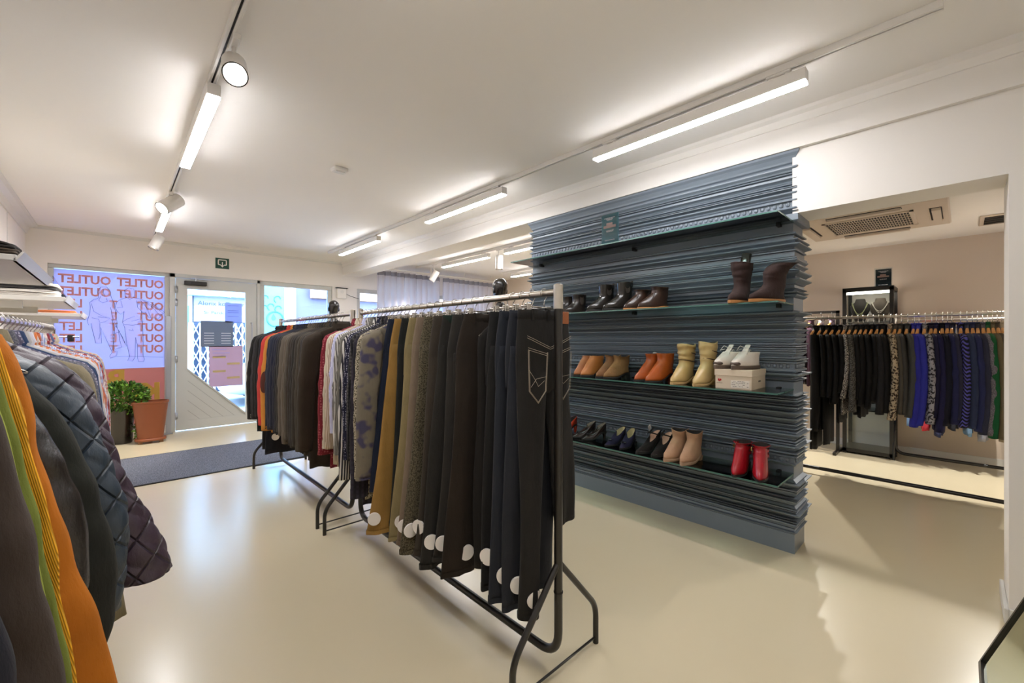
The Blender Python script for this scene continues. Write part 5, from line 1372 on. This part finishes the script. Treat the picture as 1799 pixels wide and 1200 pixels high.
# ------------------------------------------------------------------ shoes
def outline_r(zf, n, xb, xf, w, toe=.62, skew=0, dz=0):
    """one horizontal slice of a shoe: heel at xb, toe at xf, half width w"""
    r = []
    L = xf - xb
    for i in range(n):
        a = 2 * PI * i / n
        cx = math.cos(a); sy = math.sin(a)
        x = xb + L * (.5 + .5 * sp(cx, .9))
        t = (x - xb) / max(L, 1e-6)
        wid = w * (1 - (1 - toe) * max(0, (t - .62) / .38) ** 1.6) * (.86 + .14 * math.sin(min(1, t * 1.4) * PI / 2))
        y = wid * sp(sy, .8) + skew * max(0, t - .5) * .06
        r.append((x, y, zf + dz))
    return r
def shoe(kind, label, loc, rz, m, sole, heel_m=None, L=.25, h=.17, heel=.0, plat=.012, w=.043, top=None, slouch=0, group='shoes on the blue wall', toe=.55, lining='#2a2420', extras=(), side=1, shaft=None, seed=0, name=None):
    """toe points along local +x; heel lifts the back of the foot by that much"""
    t = thing(name or {'boot': 'ankle_boot', 'pump': 'pump', 'sneaker': 'sneaker', 'tall': 'tall_boot'}[kind], label, {'pump': 'shoe', 'sneaker': 'sneaker'}.get(kind, 'boot'), loc, group, rz)
    R = random.Random(seed); n = 30
    xb, xf = -.07, L - .07
    ball = xb + L * .62
    def lift(x):
        u = min(1, max(0, (ball - x) / (ball - xb - .05)))
        return heel * (u * u * (3 - 2 * u))
    def sh(r, extra=0): return [(x, y, z + lift(x) * max(0.0, 1) ) for x, y, z in r]
    shaft = shaft or (.052 if kind != 'tall' else .062)
    # upper
    rings = []
    if kind == 'pump':
        for z, k in ((plat, .97), (plat + .012, 1.02), (plat + .028, .98), (plat + .042, .88), (plat + .05, .80)):
            rings.append(sh([(x, y, zz + (.02 * max(0, (-.02 - x) / .05) if zz > plat + .03 else 0) - (.012 * math.exp(-((x - .03) / .045) ** 2) if zz > plat + .035 else 0)) for x, y, zz in outline_r(z, n, xb + .004, xf - (z - plat) * (1.9 if z < plat + .04 else 2.3), w * k, toe)]))
        rim = rings[-1]
        cx_ = sum(p[0] for p in rim) / n
        # opening: rim pulled back from the toe cap
        inner = [(xb + .012 + (p[0] - xb - .012) * .80 if p[0] > 0 else p[0] + .003, p[1] * .90, p[2] - .001) for p in rim]
        inner2 = [(p[0] * .97, p[1] * .86, lift(p[0]) + plat + .006) for p in inner]
        up_ = MB().loft(rings + [inner]).build('upper', m, t, True)
        MB().loft([inner, inner2], False, True).build('insole', plain('insole' + lining, lining, .6), up_, True)
    else:
        Hs = h
        zs_ = [plat, plat + .012, plat + .026, plat + .04, plat + .052, plat + .064, plat + .078, plat + .094, plat + .112]
        zs_ = [z for z in zs_ if z < Hs - .01]
        nsh = 16 if slouch else 9; z_ = zs_[-1]
        zs_ += [z_ + (Hs - z_) * k / nsh for k in range(1, nsh + 1)]
        for z in zs_:
            q = (z - plat)
            if q <= .03: front = xf - q * .35; ww = w * (1 + .04 * math.sin(q * 60))
            else:
                u = min(1, (q - .03) / .075); front = (xf - .0105) + ((shaft + .01) - (xf - .0105)) * (1 - (1 - u) ** (1.25 if kind == 'sneaker' else 1.5 if 'laces' in extras else 2.2)); ww = w * (1 - .10 * u)
            if q > .105:
                v_ = (z - plat - .105) / max(.01, Hs - plat - .105); front = shaft + .01 + .006 * v_; ww = w * .90 + (shaft * .98 - w * .9) * v_
            back = xb + .006 + .008 * math.sin(min(1, q / .08) * PI) - (.006 if kind == 'tall' else 0) * min(1, q / .15)
            sl = slouch * math.sin(z * 150 + R.uniform(-.4, .4)) if slouch and q > .08 else 0
            k = 1 + sl
            c = (front + back) / 2
            rg = outline_r(z, n, c + (back - c) * k, c + (front - c) * k, ww * k, toe + (1 - toe) * min(1, q / .07))
            lf = [(x, y, zz + lift(min(x, .02)) * 1.0 if q > .06 else zz + lift(x)) for x, y, zz in rg]
            if q > .06: lf = [(x, y, zz + heel) for x, y, zz in rg] if heel else rg
            elif heel and q > .03:
                bl = (q - .03) / .03; lf = [(x, y, zz + lift(x) * (1 - bl) + heel * bl) for x, y, zz in rg]
            if slouch and q > .08: lf = [(x, y, z2 + .006 * math.sin(2 * math.atan2(y, x) + z * 60)) for x, y, z2 in lf]
            rings.append(lf)
        if kind == 'sneaker' or top == 'dip':
            rings[-1] = [(x, y, z - (.014 * math.exp(-((x + .0) / .035) ** 2))) for x, y, z in rings[-1]]
        rim = rings[-1]; c = [sum(p[i] for p in rim) / n for i in range(3)]
        in1 = [(c[0] + (p[0] - c[0]) * .90, c[1] + (p[1] - c[1]) * .90, p[2]) for p in rim]
        in2 = [(c[0] + (p[0] - c[0]) * .62, c[1] + (p[1] - c[1]) * .7, p[2] - min(.03, h * .2)) for p in rim]
        up_ = MB().loft(rings + [in1], True, False).build('upper', m, t, True)
        MB().loft([in1, in2], False, True).build('lining', plain('lining' + lining, lining, .8), up_, True)
    # sole
    so = []
    for z, k in ((0, .98), (plat * .3, 1.03), (plat * .9, 1.03), (plat + .001, .99)):
        rr = outline_r(z, n, xb, xf + .003, w * k, toe)
        so.append([(x, y, zz + lift(x)) for x, y, zz in rr])
    sol_ = MB().loft(so, True, True).build('sole', sole, t); auto(sol_)
    if heel > .012:
        hm = heel_m or sole; hr = []
        hl = .062 if kind != 'pump' else .034
        for u in (0, .15, .5, .85, 1):
            z = u * (heel + .003); k = (.80 + .2 * u) if kind != 'pump' else (.42 + .5 * u ** 2)
            hr.append([(xb + .006 + (1 - k) * .008 + hl * k * (.5 + .5 * sp(math.cos(a), .6)), w * .80 * k * sp(math.sin(a), .7), z if u < 1 else lift(xb + .02)) for a in [2 * PI * i / 18 for i in range(18)]])
        auto(MB().loft(hr, True, True).build('heel', hm, sol_))
    for ex_ in extras:
        if ex_ == 'gore':
            for s in (-1, 1):
                ww = w * .93
                v = []
                for k in range(13):
                    a = PI * k / 12
                    v.append((.004 + .022 * math.cos(a), s * (ww + .0025), h - .055 - .03 * math.sin(a) + heel))
                v += [(-.016, s * (ww + .004), h - .004 + heel), (.026, s * (ww + .004), h - .004 + heel)]
                v2 = [(a_, b_ - s * .006, c_) for a_, b_, c_ in v]
                MB().loft([v, v2], True, True).build('elastic_gore', plain('gore', '#4a3f3a', .85), t)
            MB().box(xb - .004, xb + .004, -.01, .01, h - .03 + heel, h + .016 + heel, .002).build('pull_tab', m, t)
        elif ex_ == 'laces':
            lm = plain('lace_' + ('w' if kind == 'sneaker' else 'd'), '#efe9e2' if kind == 'sneaker' else '#2e211a', .8)
            mb = MB()
            for k in range(5):
                u = k / 4; x = .105 - .062 * u; z = plat + .052 + (.052 if kind != 'sneaker' else .040) * u
                mb.tube([(x - .004, -.022, z - .006), (x + .006, -.008, z + .006), (x + .006, .008, z + .006), (x - .004, .022, z - .006)], .0022, 5)
                mb.tube([(x + .004, -.022, z - .006), (x - .002, 0, z + .008), (x - .012, .022, z + .002)], .002, 5)
            mb.tube([(.045, 0, plat + .105), (.06, -.03, plat + .12), (.08, -.04, plat + .09), (.06, -.02, plat + .10)], .002, 5)
            mb.tube([(.045, 0, plat + .105), (.065, .03, plat + .115), (.09, .035, plat + .07)], .002, 5)
            mb.build('laces', lm, t, True)
            me_ = MB()
            for k in range(5):
                u = k / 4; x = .105 - .062 * u; z = plat + .052 + (.052 if kind != 'sneaker' else .040) * u
                for q in (-1, 1): me_.disc((x - .004, q * .025, z - .004), .004, (.6, q * .5, 1), 8, .003)
            me_.build('eyelets', plain('eyelet', '#8c857c', .4, .6), t)
            MB().loft([[(x, .018 * sp(math.cos(a), .7), z + .0035 * math.sin(a)) for a in [2 * PI * i / 10 for i in range(10)]] for x, z in ((.108, plat + .05), (.085, plat + .068), (.06, plat + .088), (.035, plat + .115), (.028, plat + .125))], True, True).build('tongue', m, t, True)
        elif ex_ == 'zip':
            MB().tube([(.0, -w * .93, h - .01 + heel), (.004, -w * .96, h * .6 + heel), (.006, -w * .99, .04 + heel)], .0022, 6).build('zip', plain('gold_zip', '#c9a95c', .3, .9), t)
        elif ex_ == 'fringe':
            for k in range(9):
                x = -.05 + k * .008
                MB().tube([(x, -w - .004, h - .02 + heel), (x + R.uniform(-.006, .006), -w - .012, h * .55 + heel), (x + R.uniform(-.01, .01), -w - .014, .03 + R.uniform(0, .03))], .0032, 5).build('tassel', plain('fringe', '#7c5634', .85), t, True)
        elif ex_ == 'straps':
            for z in (h - .03 + heel, h - .062 + heel):
                MB().loft([[(c_ * (shaft + .012) - .008, s_ * (w * .98 + .004), z + dz_) for c_, s_ in [(math.cos(a), math.sin(a)) for a in [2 * PI * i / 26 for i in range(26)]]] for dz_ in (-.008, .008)]).build('strap', m, t, True)
            MB().box(.01, .026, -w - .010, -w - .004, h - .042 + heel, h - .02 + heel, .002).build('buckle', plain('gold_zip', '#c9a95c', .3, .9), t)
        elif ex_ == 'piping':
            for z in (h - .03, h - .085):
                MB().tube([(math.cos(a) * (shaft + .010) * (1 + slouch) - .003, math.sin(a) * (w * 1.05) * (1 + slouch), z + .012 * math.cos(a)) for a in [2 * PI * i / 28 for i in range(28)]], .003, 6, closed=True).build('piping', plain('brown_piping', '#3a2418', .6), t, True)
        elif ex_ == 'anklestrap':
            MB().tube([(-.045, -w * .9, plat + .075 + heel), (.0, -w * 1.0, plat + .055 + heel * .9), (.03, -w * .5, plat + .072 + heel * .8), (.03, w * .5, plat + .072 + heel * .8), (0, w * 1.0, plat + .055 + heel * .9), (-.045, w * .9, plat + .075 + heel)], .005, 6).build('strap', m, t, True)
        elif ex_ == 'bow':
            MB().sphere((xf - .05, -.008, plat + .034), .008, .012, .006, 8, 6).sphere((xf - .05, .012, plat + .034), .008, .012, .006, 8, 6).build('bow', plain('patent', '#15131a', .15), t, True)
        elif ex_ == 'toe':
            MB().sphere((xf - .03, 0, plat + .012), .028, .032, .016, 16, 8).build('toe_guard', plain('sneaker_brown', '#4a3a30', .6), t, True)
        elif ex_ == 'tag':
            g = MB(); g.box(-.02, .02, -.001, .001, -.03, .012); o = g.build('price_tag', tagwhite_m, t); o.location = (-.02, -w - .014, h * .62 + heel); o.rotation_euler = (0, .5, .3)
        elif ex_ == 'ztag':
            zc = h * .62 + heel; xq = -.055
            MB().box(xq - .012, xq + .02, -w - .020, -w - .017, zc - .035, zc + .02).build('price_tag', tagwhite_m, t)
            MB().disc((xq + .03, -w - .018, zc + .03), .018, (0, 1, 0), 16, .003).build('security_tag', tagwhite_m, t)
            MB().tube([(xq, -w + .01, zc + .08), (xq + .01, -w - .02, zc + .06), (xq, -w - .018, zc + .02)], .0009, 4).build('tag_string', dark_m, t)
        elif ex_ == 'disc':
            MB().disc((-.05, -w - .006, h - .01 + heel), .019, (.3, 1, 0), 18, .01).build('security_tag', tagwhite_m, t)
    return t
PIN = PI   # toes point out of the wall, towards -x
def lea(hx, rough=.35, noise=.12): return plain('leather' + hx, hx, rough, noise=noise, nscale=20, bmp=.15, bscale=50)
def sue(hx): return fabric(hx, 'plain', '#ffffff', 1.0, .9, .5)
solek = plain('black_sole', '#16120f', .6); solet = plain('tan_sole', '#b07a43', .6); soleb = plain('beige_sole', '#b99866', .6)
def sy(px, X): return y_at(px, X)
S2, S3, S4 = 1.5132, 1.0002, .4902
XS = 2.845
def put(px, X=XS): return y_at(px, X)
# upper shelf
mbk_ = lea('#2c2520', .3)
shoe('boot', 'dark grey chelsea boot half hidden behind the steel post', (2.86, put(1001, 2.86), S2), PI - .2, mbk_, solek, h=.15, extras=('gore',), L=.24)
shoe('boot', 'olive black chelsea boot just right of the steel post', (2.86, put(1018, 2.86), S2), PI - .2, mbk_, solek, h=.16, extras=('gore',), L=.24)
shoe('boot', 'glossy black chelsea boot, left of the taller pair on the top loaded shelf', (2.86, put(1066, 2.86), S2), PI - .3, lea('#2a2622', .2), solek, h=.20, heel=.018, plat=.018, extras=('gore',), L=.26)
shoe('boot', 'glossy black chelsea boot, right of the taller pair beside the lace up shoes', (2.86, put(1098, 2.86), S2), PI - .35, lea('#2a2622', .2), solek, h=.205, heel=.018, plat=.018, extras=('gore',), L=.27)
shoe('boot', 'dark brown lace up ankle boot, left one with a loose lace hanging over the shelf', (2.86, put(1131, 2.86), S2), PI - .35, lea('#34231a', .3), solet, h=.14, heel=.012, extras=('laces',), L=.25, top='dip')
shoe('boot', 'dark brown lace up ankle boot, right one of the laced pair', (2.86, put(1160, 2.86), S2), PI - .4, lea('#34231a', .3), solet, h=.15, heel=.012, extras=('laces',), L=.26, top='dip')
t1 = shoe('tall', 'tall dark brown suede boot with a black boot shaper sticking out', (2.80, put(1305, 2.80), S2), PI - .05, sue('#2c1c18'), solet, h=.25, L=.25, slouch=.02, seed=1, plat=.016)
t2 = shoe('tall', 'tall dark brown suede boot slumping over, with white paper tags', (2.80, put(1362, 2.80), S2), PI - .45, sue('#2c1c18'), solet, h=.25, L=.26, slouch=.02, extras=('ztag',), seed=2, plat=.016)
for o in t2.children_recursive:
    if o.name.startswith(('upper', 'lining')):
        for v in o.data.vertices:
            k = max(0, v.co.z - .14)
            v.co.x -= k * k * 6.5; v.co.z -= k * k * 1.6
bs = thing('boot_shaper', 'black tube boot shaper standing inside the left tall brown boot', 'boot shaper', (2.80, put(1305, 2.80), S2 + .16))
MB().tube([(.0, -.0, 0), (.03, -.015, .15)], .028, 20).build('tube', blackgloss_m, bs, True)
# middle shelf
shoe('boot', 'tan leather ankle boot, left of the pair nearest the jeans', (2.86, put(1036, 2.86), S3), PI - .3, lea('#a0653a', .3), solek, solek, h=.115, heel=.05, L=.225, extras=('zip',))
shoe('boot', 'tan leather ankle boot with a white price tag', (2.86, put(1049, 2.86), S3), PI - .35, lea('#b9753c', .3), solek, solek, h=.115, heel=.05, L=.225, extras=('tag',))
shoe('boot', 'light brown suede boot, left of the fringed pair', (2.86, put(1078, 2.86), S3), PI - .3, sue('#7d5a3c'), solek, h=.14, L=.24, heel=.03, slouch=.015)
shoe('boot', 'light brown suede boot with long fringe tassels', (2.86, put(1093, 2.86), S3), PI - .35, sue('#86653f'), solek, h=.14, L=.24, heel=.03, extras=('fringe',), slouch=.01)
shoe('boot', 'cognac crocodile leather ankle boot with a white round tag', (2.86, put(1150, 2.86), S3), PI - .35, lea('#a34f22', .22, .25), solek, lea('#7c3a1c'), h=.15, L=.25, heel=.045, extras=('disc',))
shoe('boot', 'cognac crocodile leather ankle boot, right of the pair', (2.84, put(1170, 2.84), S3), PI - .35, lea('#a8521f', .22, .25), solek, lea('#7c3a1c'), h=.155, L=.25, heel=.045)
shoe('tall', 'beige slouch boot with brown piping, left of the pair', (2.84, put(1207, 2.84), S3), PI - .15, lea('#bda16a', .4), soleb, h=.235, L=.245, heel=.03, slouch=.045, extras=('piping',), seed=4, plat=.016, shaft=.055)
shoe('tall', 'beige slouch boot with brown piping, right one beside the shoebox', (2.84, put(1245, 2.84), S3), PI - .12, lea('#c2a771', .4), soleb, h=.25, L=.245, heel=.03, slouch=.03, extras=('piping',), seed=5, plat=.016, shaft=.055)
sb = thing('shoebox', 'cream shoebox with a red flower logo under the white sneakers', 'shoebox', (2.715, .842, S3))
box_m = plain('cream_card', '#d6c5ae', .7)
MB().box(0, .25, 0, .205, 0, .085).build('box', box_m, sb)
MB().box(-.004, .254, -.004, .209, .078, .116, .001).build('lid', box_m, sb)
red_m = plain('red_ink', '#b8262c', .6); grey_m = plain('grey_ink', '#6d6258', .6)
MB().sphere((-.001, .185, .052), .0012, .005, .008, 8, 6).sphere((-.001, .174, .052), .0012, .006, .007, 8, 6).sphere((-.001, .180, .045), .0012, .004, .004, 8, 6).build('logo', red_m, sb)
mb = MB(); 
for k in range(8): mb.box(-.0012, 0, .163 + k * .0045, .1655 + k * .0045, .030, .034)
mb.build('logo_lettering', grey_m, sb)
MB().box(-.0012, 0, .012, .115, .008, .052).build('paper_label', plain('label_paper', '#e6dccf', .6), sb)
mb = MB(); R = random.Random(8)
for row in (.045, .036, .025, .015):
    y = .017
    while y < .108:
        w_ = R.uniform(.004, .012)
        if R.random() < .7: mb.box(-.002, -.001, y, y + w_, row, row + .003)
        y += w_ + .003
mb.build('label_print', grey_m, sb)
mb = MB()
for k in range(4): mb.box(.12 + k * .011, .128 + k * .011, -.0008, 0, .04, .05)
mb.build('size_print', grey_m, sb)
snk = plain('white_leather', '#dcd2c6', .45, noise=.05); sns = plain('sneaker_sole', '#5a4a3e', .6)
for i, (yy, rz, lab) in enumerate(((.99, PI - .35, 'white lace up sneaker, left one on the shoebox'), (.895, PI - .3, 'white lace up sneaker, right one on the shoebox with a side zip'))):
    s_ = shoe('sneaker', lab, (2.875, yy, S3 + .1165), rz, snk, sns, h=.105, L=.245, plat=.022, extras=('laces', 'toe') + (('zip',) if i else ()), w=.046, lining='#cfc5b8', group='sneakers on the shoebox', shaft=.05)
# lowest shelf
shoe('pump', 'orange red pump peeking out behind the jeans', (2.88, put(1003, 2.88), S4), PI - .2, lea('#a8351c', .2), solek, lea('#a8351c'), heel=.06, L=.21, w=.036)
for px, rz, lab in ((1034, PI - .5, 'dark brown bow pump, left of the pair'), (1052, PI - .5, 'dark brown bow pump, right of the pair')):
    shoe('pump', lab, (2.86, put(px, 2.86), S4), rz, lea('#2b211d', .2), solek, lea('#2b211d'), heel=.05, L=.215, w=.037, lining='#8d8577', extras=('bow',))
for px, rz, lab in ((1088, PI - .15, 'navy suede pump, left of the pair'), (1107, PI + .1, 'navy suede pump, right of the pair')):
    shoe('pump', lab, (2.85, put(px, 2.85), S4), rz, sue('#1d1b33'), solek, sue('#1d1b33'), heel=.045, L=.225, w=.038, lining='#b9ad84', extras=('bow',))
for px, rz, lab, e in ((1148, PI - .25, 'black suede ankle strap pump with a silver tag', ('anklestrap', 'tag')), (1170, PI - .1, 'black suede ankle strap pump beside the beige boots', ('anklestrap',))):
    shoe('pump', lab, (2.84, put(px, 2.84), S4), rz, sue('#191411'), solek, sue('#191411'), heel=.06, L=.235, w=.040, lining='#d9b7a0', extras=e, plat=.018)
for px, rz, lab in ((1196, PI - .15, 'beige suede ankle boot, left of the pair on the lowest shelf'), (1221, PI - .05, 'beige suede ankle boot, right of the pair on the lowest shelf')):
    shoe('boot', lab, (2.82, put(px, 2.82), S4), rz, sue('#a88468'), plain('pink_beige_sole', '#a98a70', .7), h=.165, heel=.03, L=.25, w=.044, slouch=.02, plat=.020, seed=px)
for px, rz, lab, e in ((1306, PI, 'red leather heeled bootie, left one with a white tag beside it', ('straps', 'zip')), (1337, PI + .25, 'red leather heeled bootie, right one nearest the shelf corner', ('straps', 'zip'))):
    shoe('boot', lab, (2.80, put(px, 2.80), S4), rz, lea('#9c1420', .25), solek, solek, h=.13, heel=.055, L=.225, w=.040, extras=e + (('tag',) if 'beside' in lab else ()))

# ------------------------------------------------------------------ street outside
pave = plain('street_paving', '#7c8188', .8, noise=.1, nscale=6)
struct('ground', MB().box(-14, 22, YF + .28, 17, -.16, -.04), pave)
fa = thing('shop_building', 'pale shop building across the street seen through the glass', 'building', (0, 13.2, -.04))
fm = plain('pale_facade', '#9fb4bf', .8, noise=.04); 
MB().box(-10, 3.45, 0, 1.2, 0, 7).build('wall', fm, fa)
cream_f = plain('cream_facade', '#e4c9b4', .8); MB().box(3.45, 3.78, -.1, 1.2, 0, 7).build('rendered_strip', cream_f, fa)
MB().box(3.78, 9.5, 0, 1.2, 0, 7).build('stone_front', plain('violet_stone', '#4a4862', .5, noise=.5, nscale=60), fa)
MB().box(4.2, 9.0, -.25, 0, 2.55, 2.95).build('shop_fascia', plain('peach_fascia', '#b08660', .6), fa)  # fascia in one even peach colour, no glow of its own
MB().box(9.5, 20, 0, 1.2, 0, 7).build('wall', plain('pink_facade', '#8d7c98', .8), fa)
blu = plain('blue_awning', '#3f7fb8', .6)
MB().box(1.1, 2.8, -.4, 0, 2.42, 2.55).build('awning', plain('grey_blue_lintel', '#8fb6cf', .5), fa)
MB().box(1.0, 1.3, -.45, 0, 1.75, 2.15).build('blue_awning', blu, fa)
MB().box(1.42, 2.75, -.12, 0, 1.78, 2.42).build('sign_board', plain('sign_grey', '#85869c', .6), fa)
ink = plain('sign_ink', '#23304a', .6)
text_mesh('sign_lettering', 'Alorix koffie par', .15, (1.5, -.14, 2.20), (1, 0, 0), (0, 0, 1), ink, fa)
text_mesh('sign_lettering', 'Si- Parck', .12, (1.62, -.14, 1.98), (1, 0, 0), (0, 0, 1), ink, fa)
MB().box(1.3, 2.8, -.10, 0, 0, 1.78).build('shop_door', plain('dark_doorway', '#27364f', .4), fa)
wf = plain('white_gate', '#b9c4cd', .4)
mb = MB()
for k in range(10):
    x = 1.38 + k * .15
    mb.box(x, x + .03, -.2, -.17, 0, 1.75)
for k in range(9):
    x = 1.38 + k * .15
    for z in range(5):
        mb.tube([(x, -.19, .1 + z * .33), (x + .15, -.19, .43 + z * .33)], .012, 5); mb.tube([(x + .15, -.19, .1 + z * .33), (x, -.19, .43 + z * .33)], .012, 5)
mb.build('folding_gate', wf, fa)
MB().box(1.30, 1.38, -.22, 0, 0, 2.45).box(2.76, 2.84, -.22, 0, 0, 2.45).build('pilaster', wf, fa)
MB().box(0, 2.84, -.5, 0, 2.68, 2.76).build('cornice', wf, fa)
for i, (x, hx) in enumerate(((1.2, '#c4455a'), (1.55, '#6d6a78'), (1.95, '#d04a58'), (2.2, '#c24a5e'), (2.5, '#d8d0d4'))):
    MB().sphere((x, -.35, 2.95 - .12), .12, .1, .07, 12, 8).build('flower_box_bloom', plain('bloom' + hx, hx, .8), fa, True)
# mural
mu = thing('wall_mural', 'turquoise mural with a dark ring and drop shape across the street', 'mural', (2.9, 13.0, 0))
MB().box(-.04, .56, 0, .18, 0, 4.2).build('painted_panel', plain('turquoise', '#4f98aa', .7), mu)
MB().tube([(.32 + .2 * math.cos(a), -.01, 1.86 + .2 * math.sin(a)) for a in [2 * PI * i / 40 for i in range(40)]], .02, 6, closed=True).build('ring', plain('mural_blue', '#2b5da0', .6), mu)
mb = MB(); prism_y(mb, [(.28, 2.0), (.23, 1.88), (.26, 1.83), (.31, 1.83), (.34, 1.88)], -.015, 0); mb.build('drop', plain('mural_blue', '#2b5da0', .6), mu)
mb = MB()
for (cx, cz) in ((.08, 2.15), (.24, 2.2), (.42, 2.15), (.1, 2.42), (.4, 2.42)): mb.tube([(cx + (.05 + .012 * k) * math.cos(k * .7), -.01, cz + (.05 + .012 * k) * math.sin(k * .7)) for k in range(7)], .014, 5)
mb.build('swirl', plain('mural_blue', '#2b5da0', .6), mu)
# parked car
ca = thing('parked_car', 'pale parked car with dark windows outside the door', 'car', (1.55, 9.6, -.04))
cm_ = plain('car_paint', '#b8c7d6', .2, coat=1)
def carring(x, hw, z0, z1): return [(x, hw * sp(math.cos(a), .5) + .85, (z0 + z1) / 2 + (z1 - z0) / 2 * sp(math.sin(a), .55)) for a in [2 * PI * i / 28 for i in range(28)]]
MB().loft([carring(0, .55, .35, .62), carring(.06, .72, .25, .72), carring(.3, .82, .2, .80), (carring(1.0, .85, .2, .86)), carring(1.3, .85, .2, .90), carring(3.4, .85, .2, .92), carring(4.0, .82, .22, .88), carring(4.2, .7, .3, .75)], True, True).build('body', cm_, ca, True)
MB().loft([carring(1.05, .70, .7, .88), carring(1.7, .66, .7, 1.36), carring(2.2, .64, .7, 1.42), carring(3.0, .64, .7, 1.40), carring(3.7, .68, .7, .95)], True, True).build('cabin', plain('car_glass', '#1c2c44', .08), ca, True)
MB().loft([carring(1.72, .62, 1.3, 1.385), carring(2.2, .62, 1.36, 1.445), carring(3.0, .62, 1.34, 1.425)], True, True).build('roof', cm_, ca, True)
for x in (.75, 3.3):
    for y in (.0, 1.52): 
        MB().cyl((x, y, .3), (x, y + .19, .3), .3, n=28).build('wheel', dark_m, ca); MB().cyl((x, y - .005, .3), (x, y + .195, .3), .17, n=20).build('hub_cap', alu_m, ca)
MB().box(-.02, .02, .35, 1.35, .42, .56, .01).build('grille', dark_m, ca)
MB().sphere((.08, .22, .58), .08, .12, .06).sphere((.08, 1.48, .58), .08, .12, .06).build('headlight', plain('headlamp', '#dfe8f0', .1), ca, True)
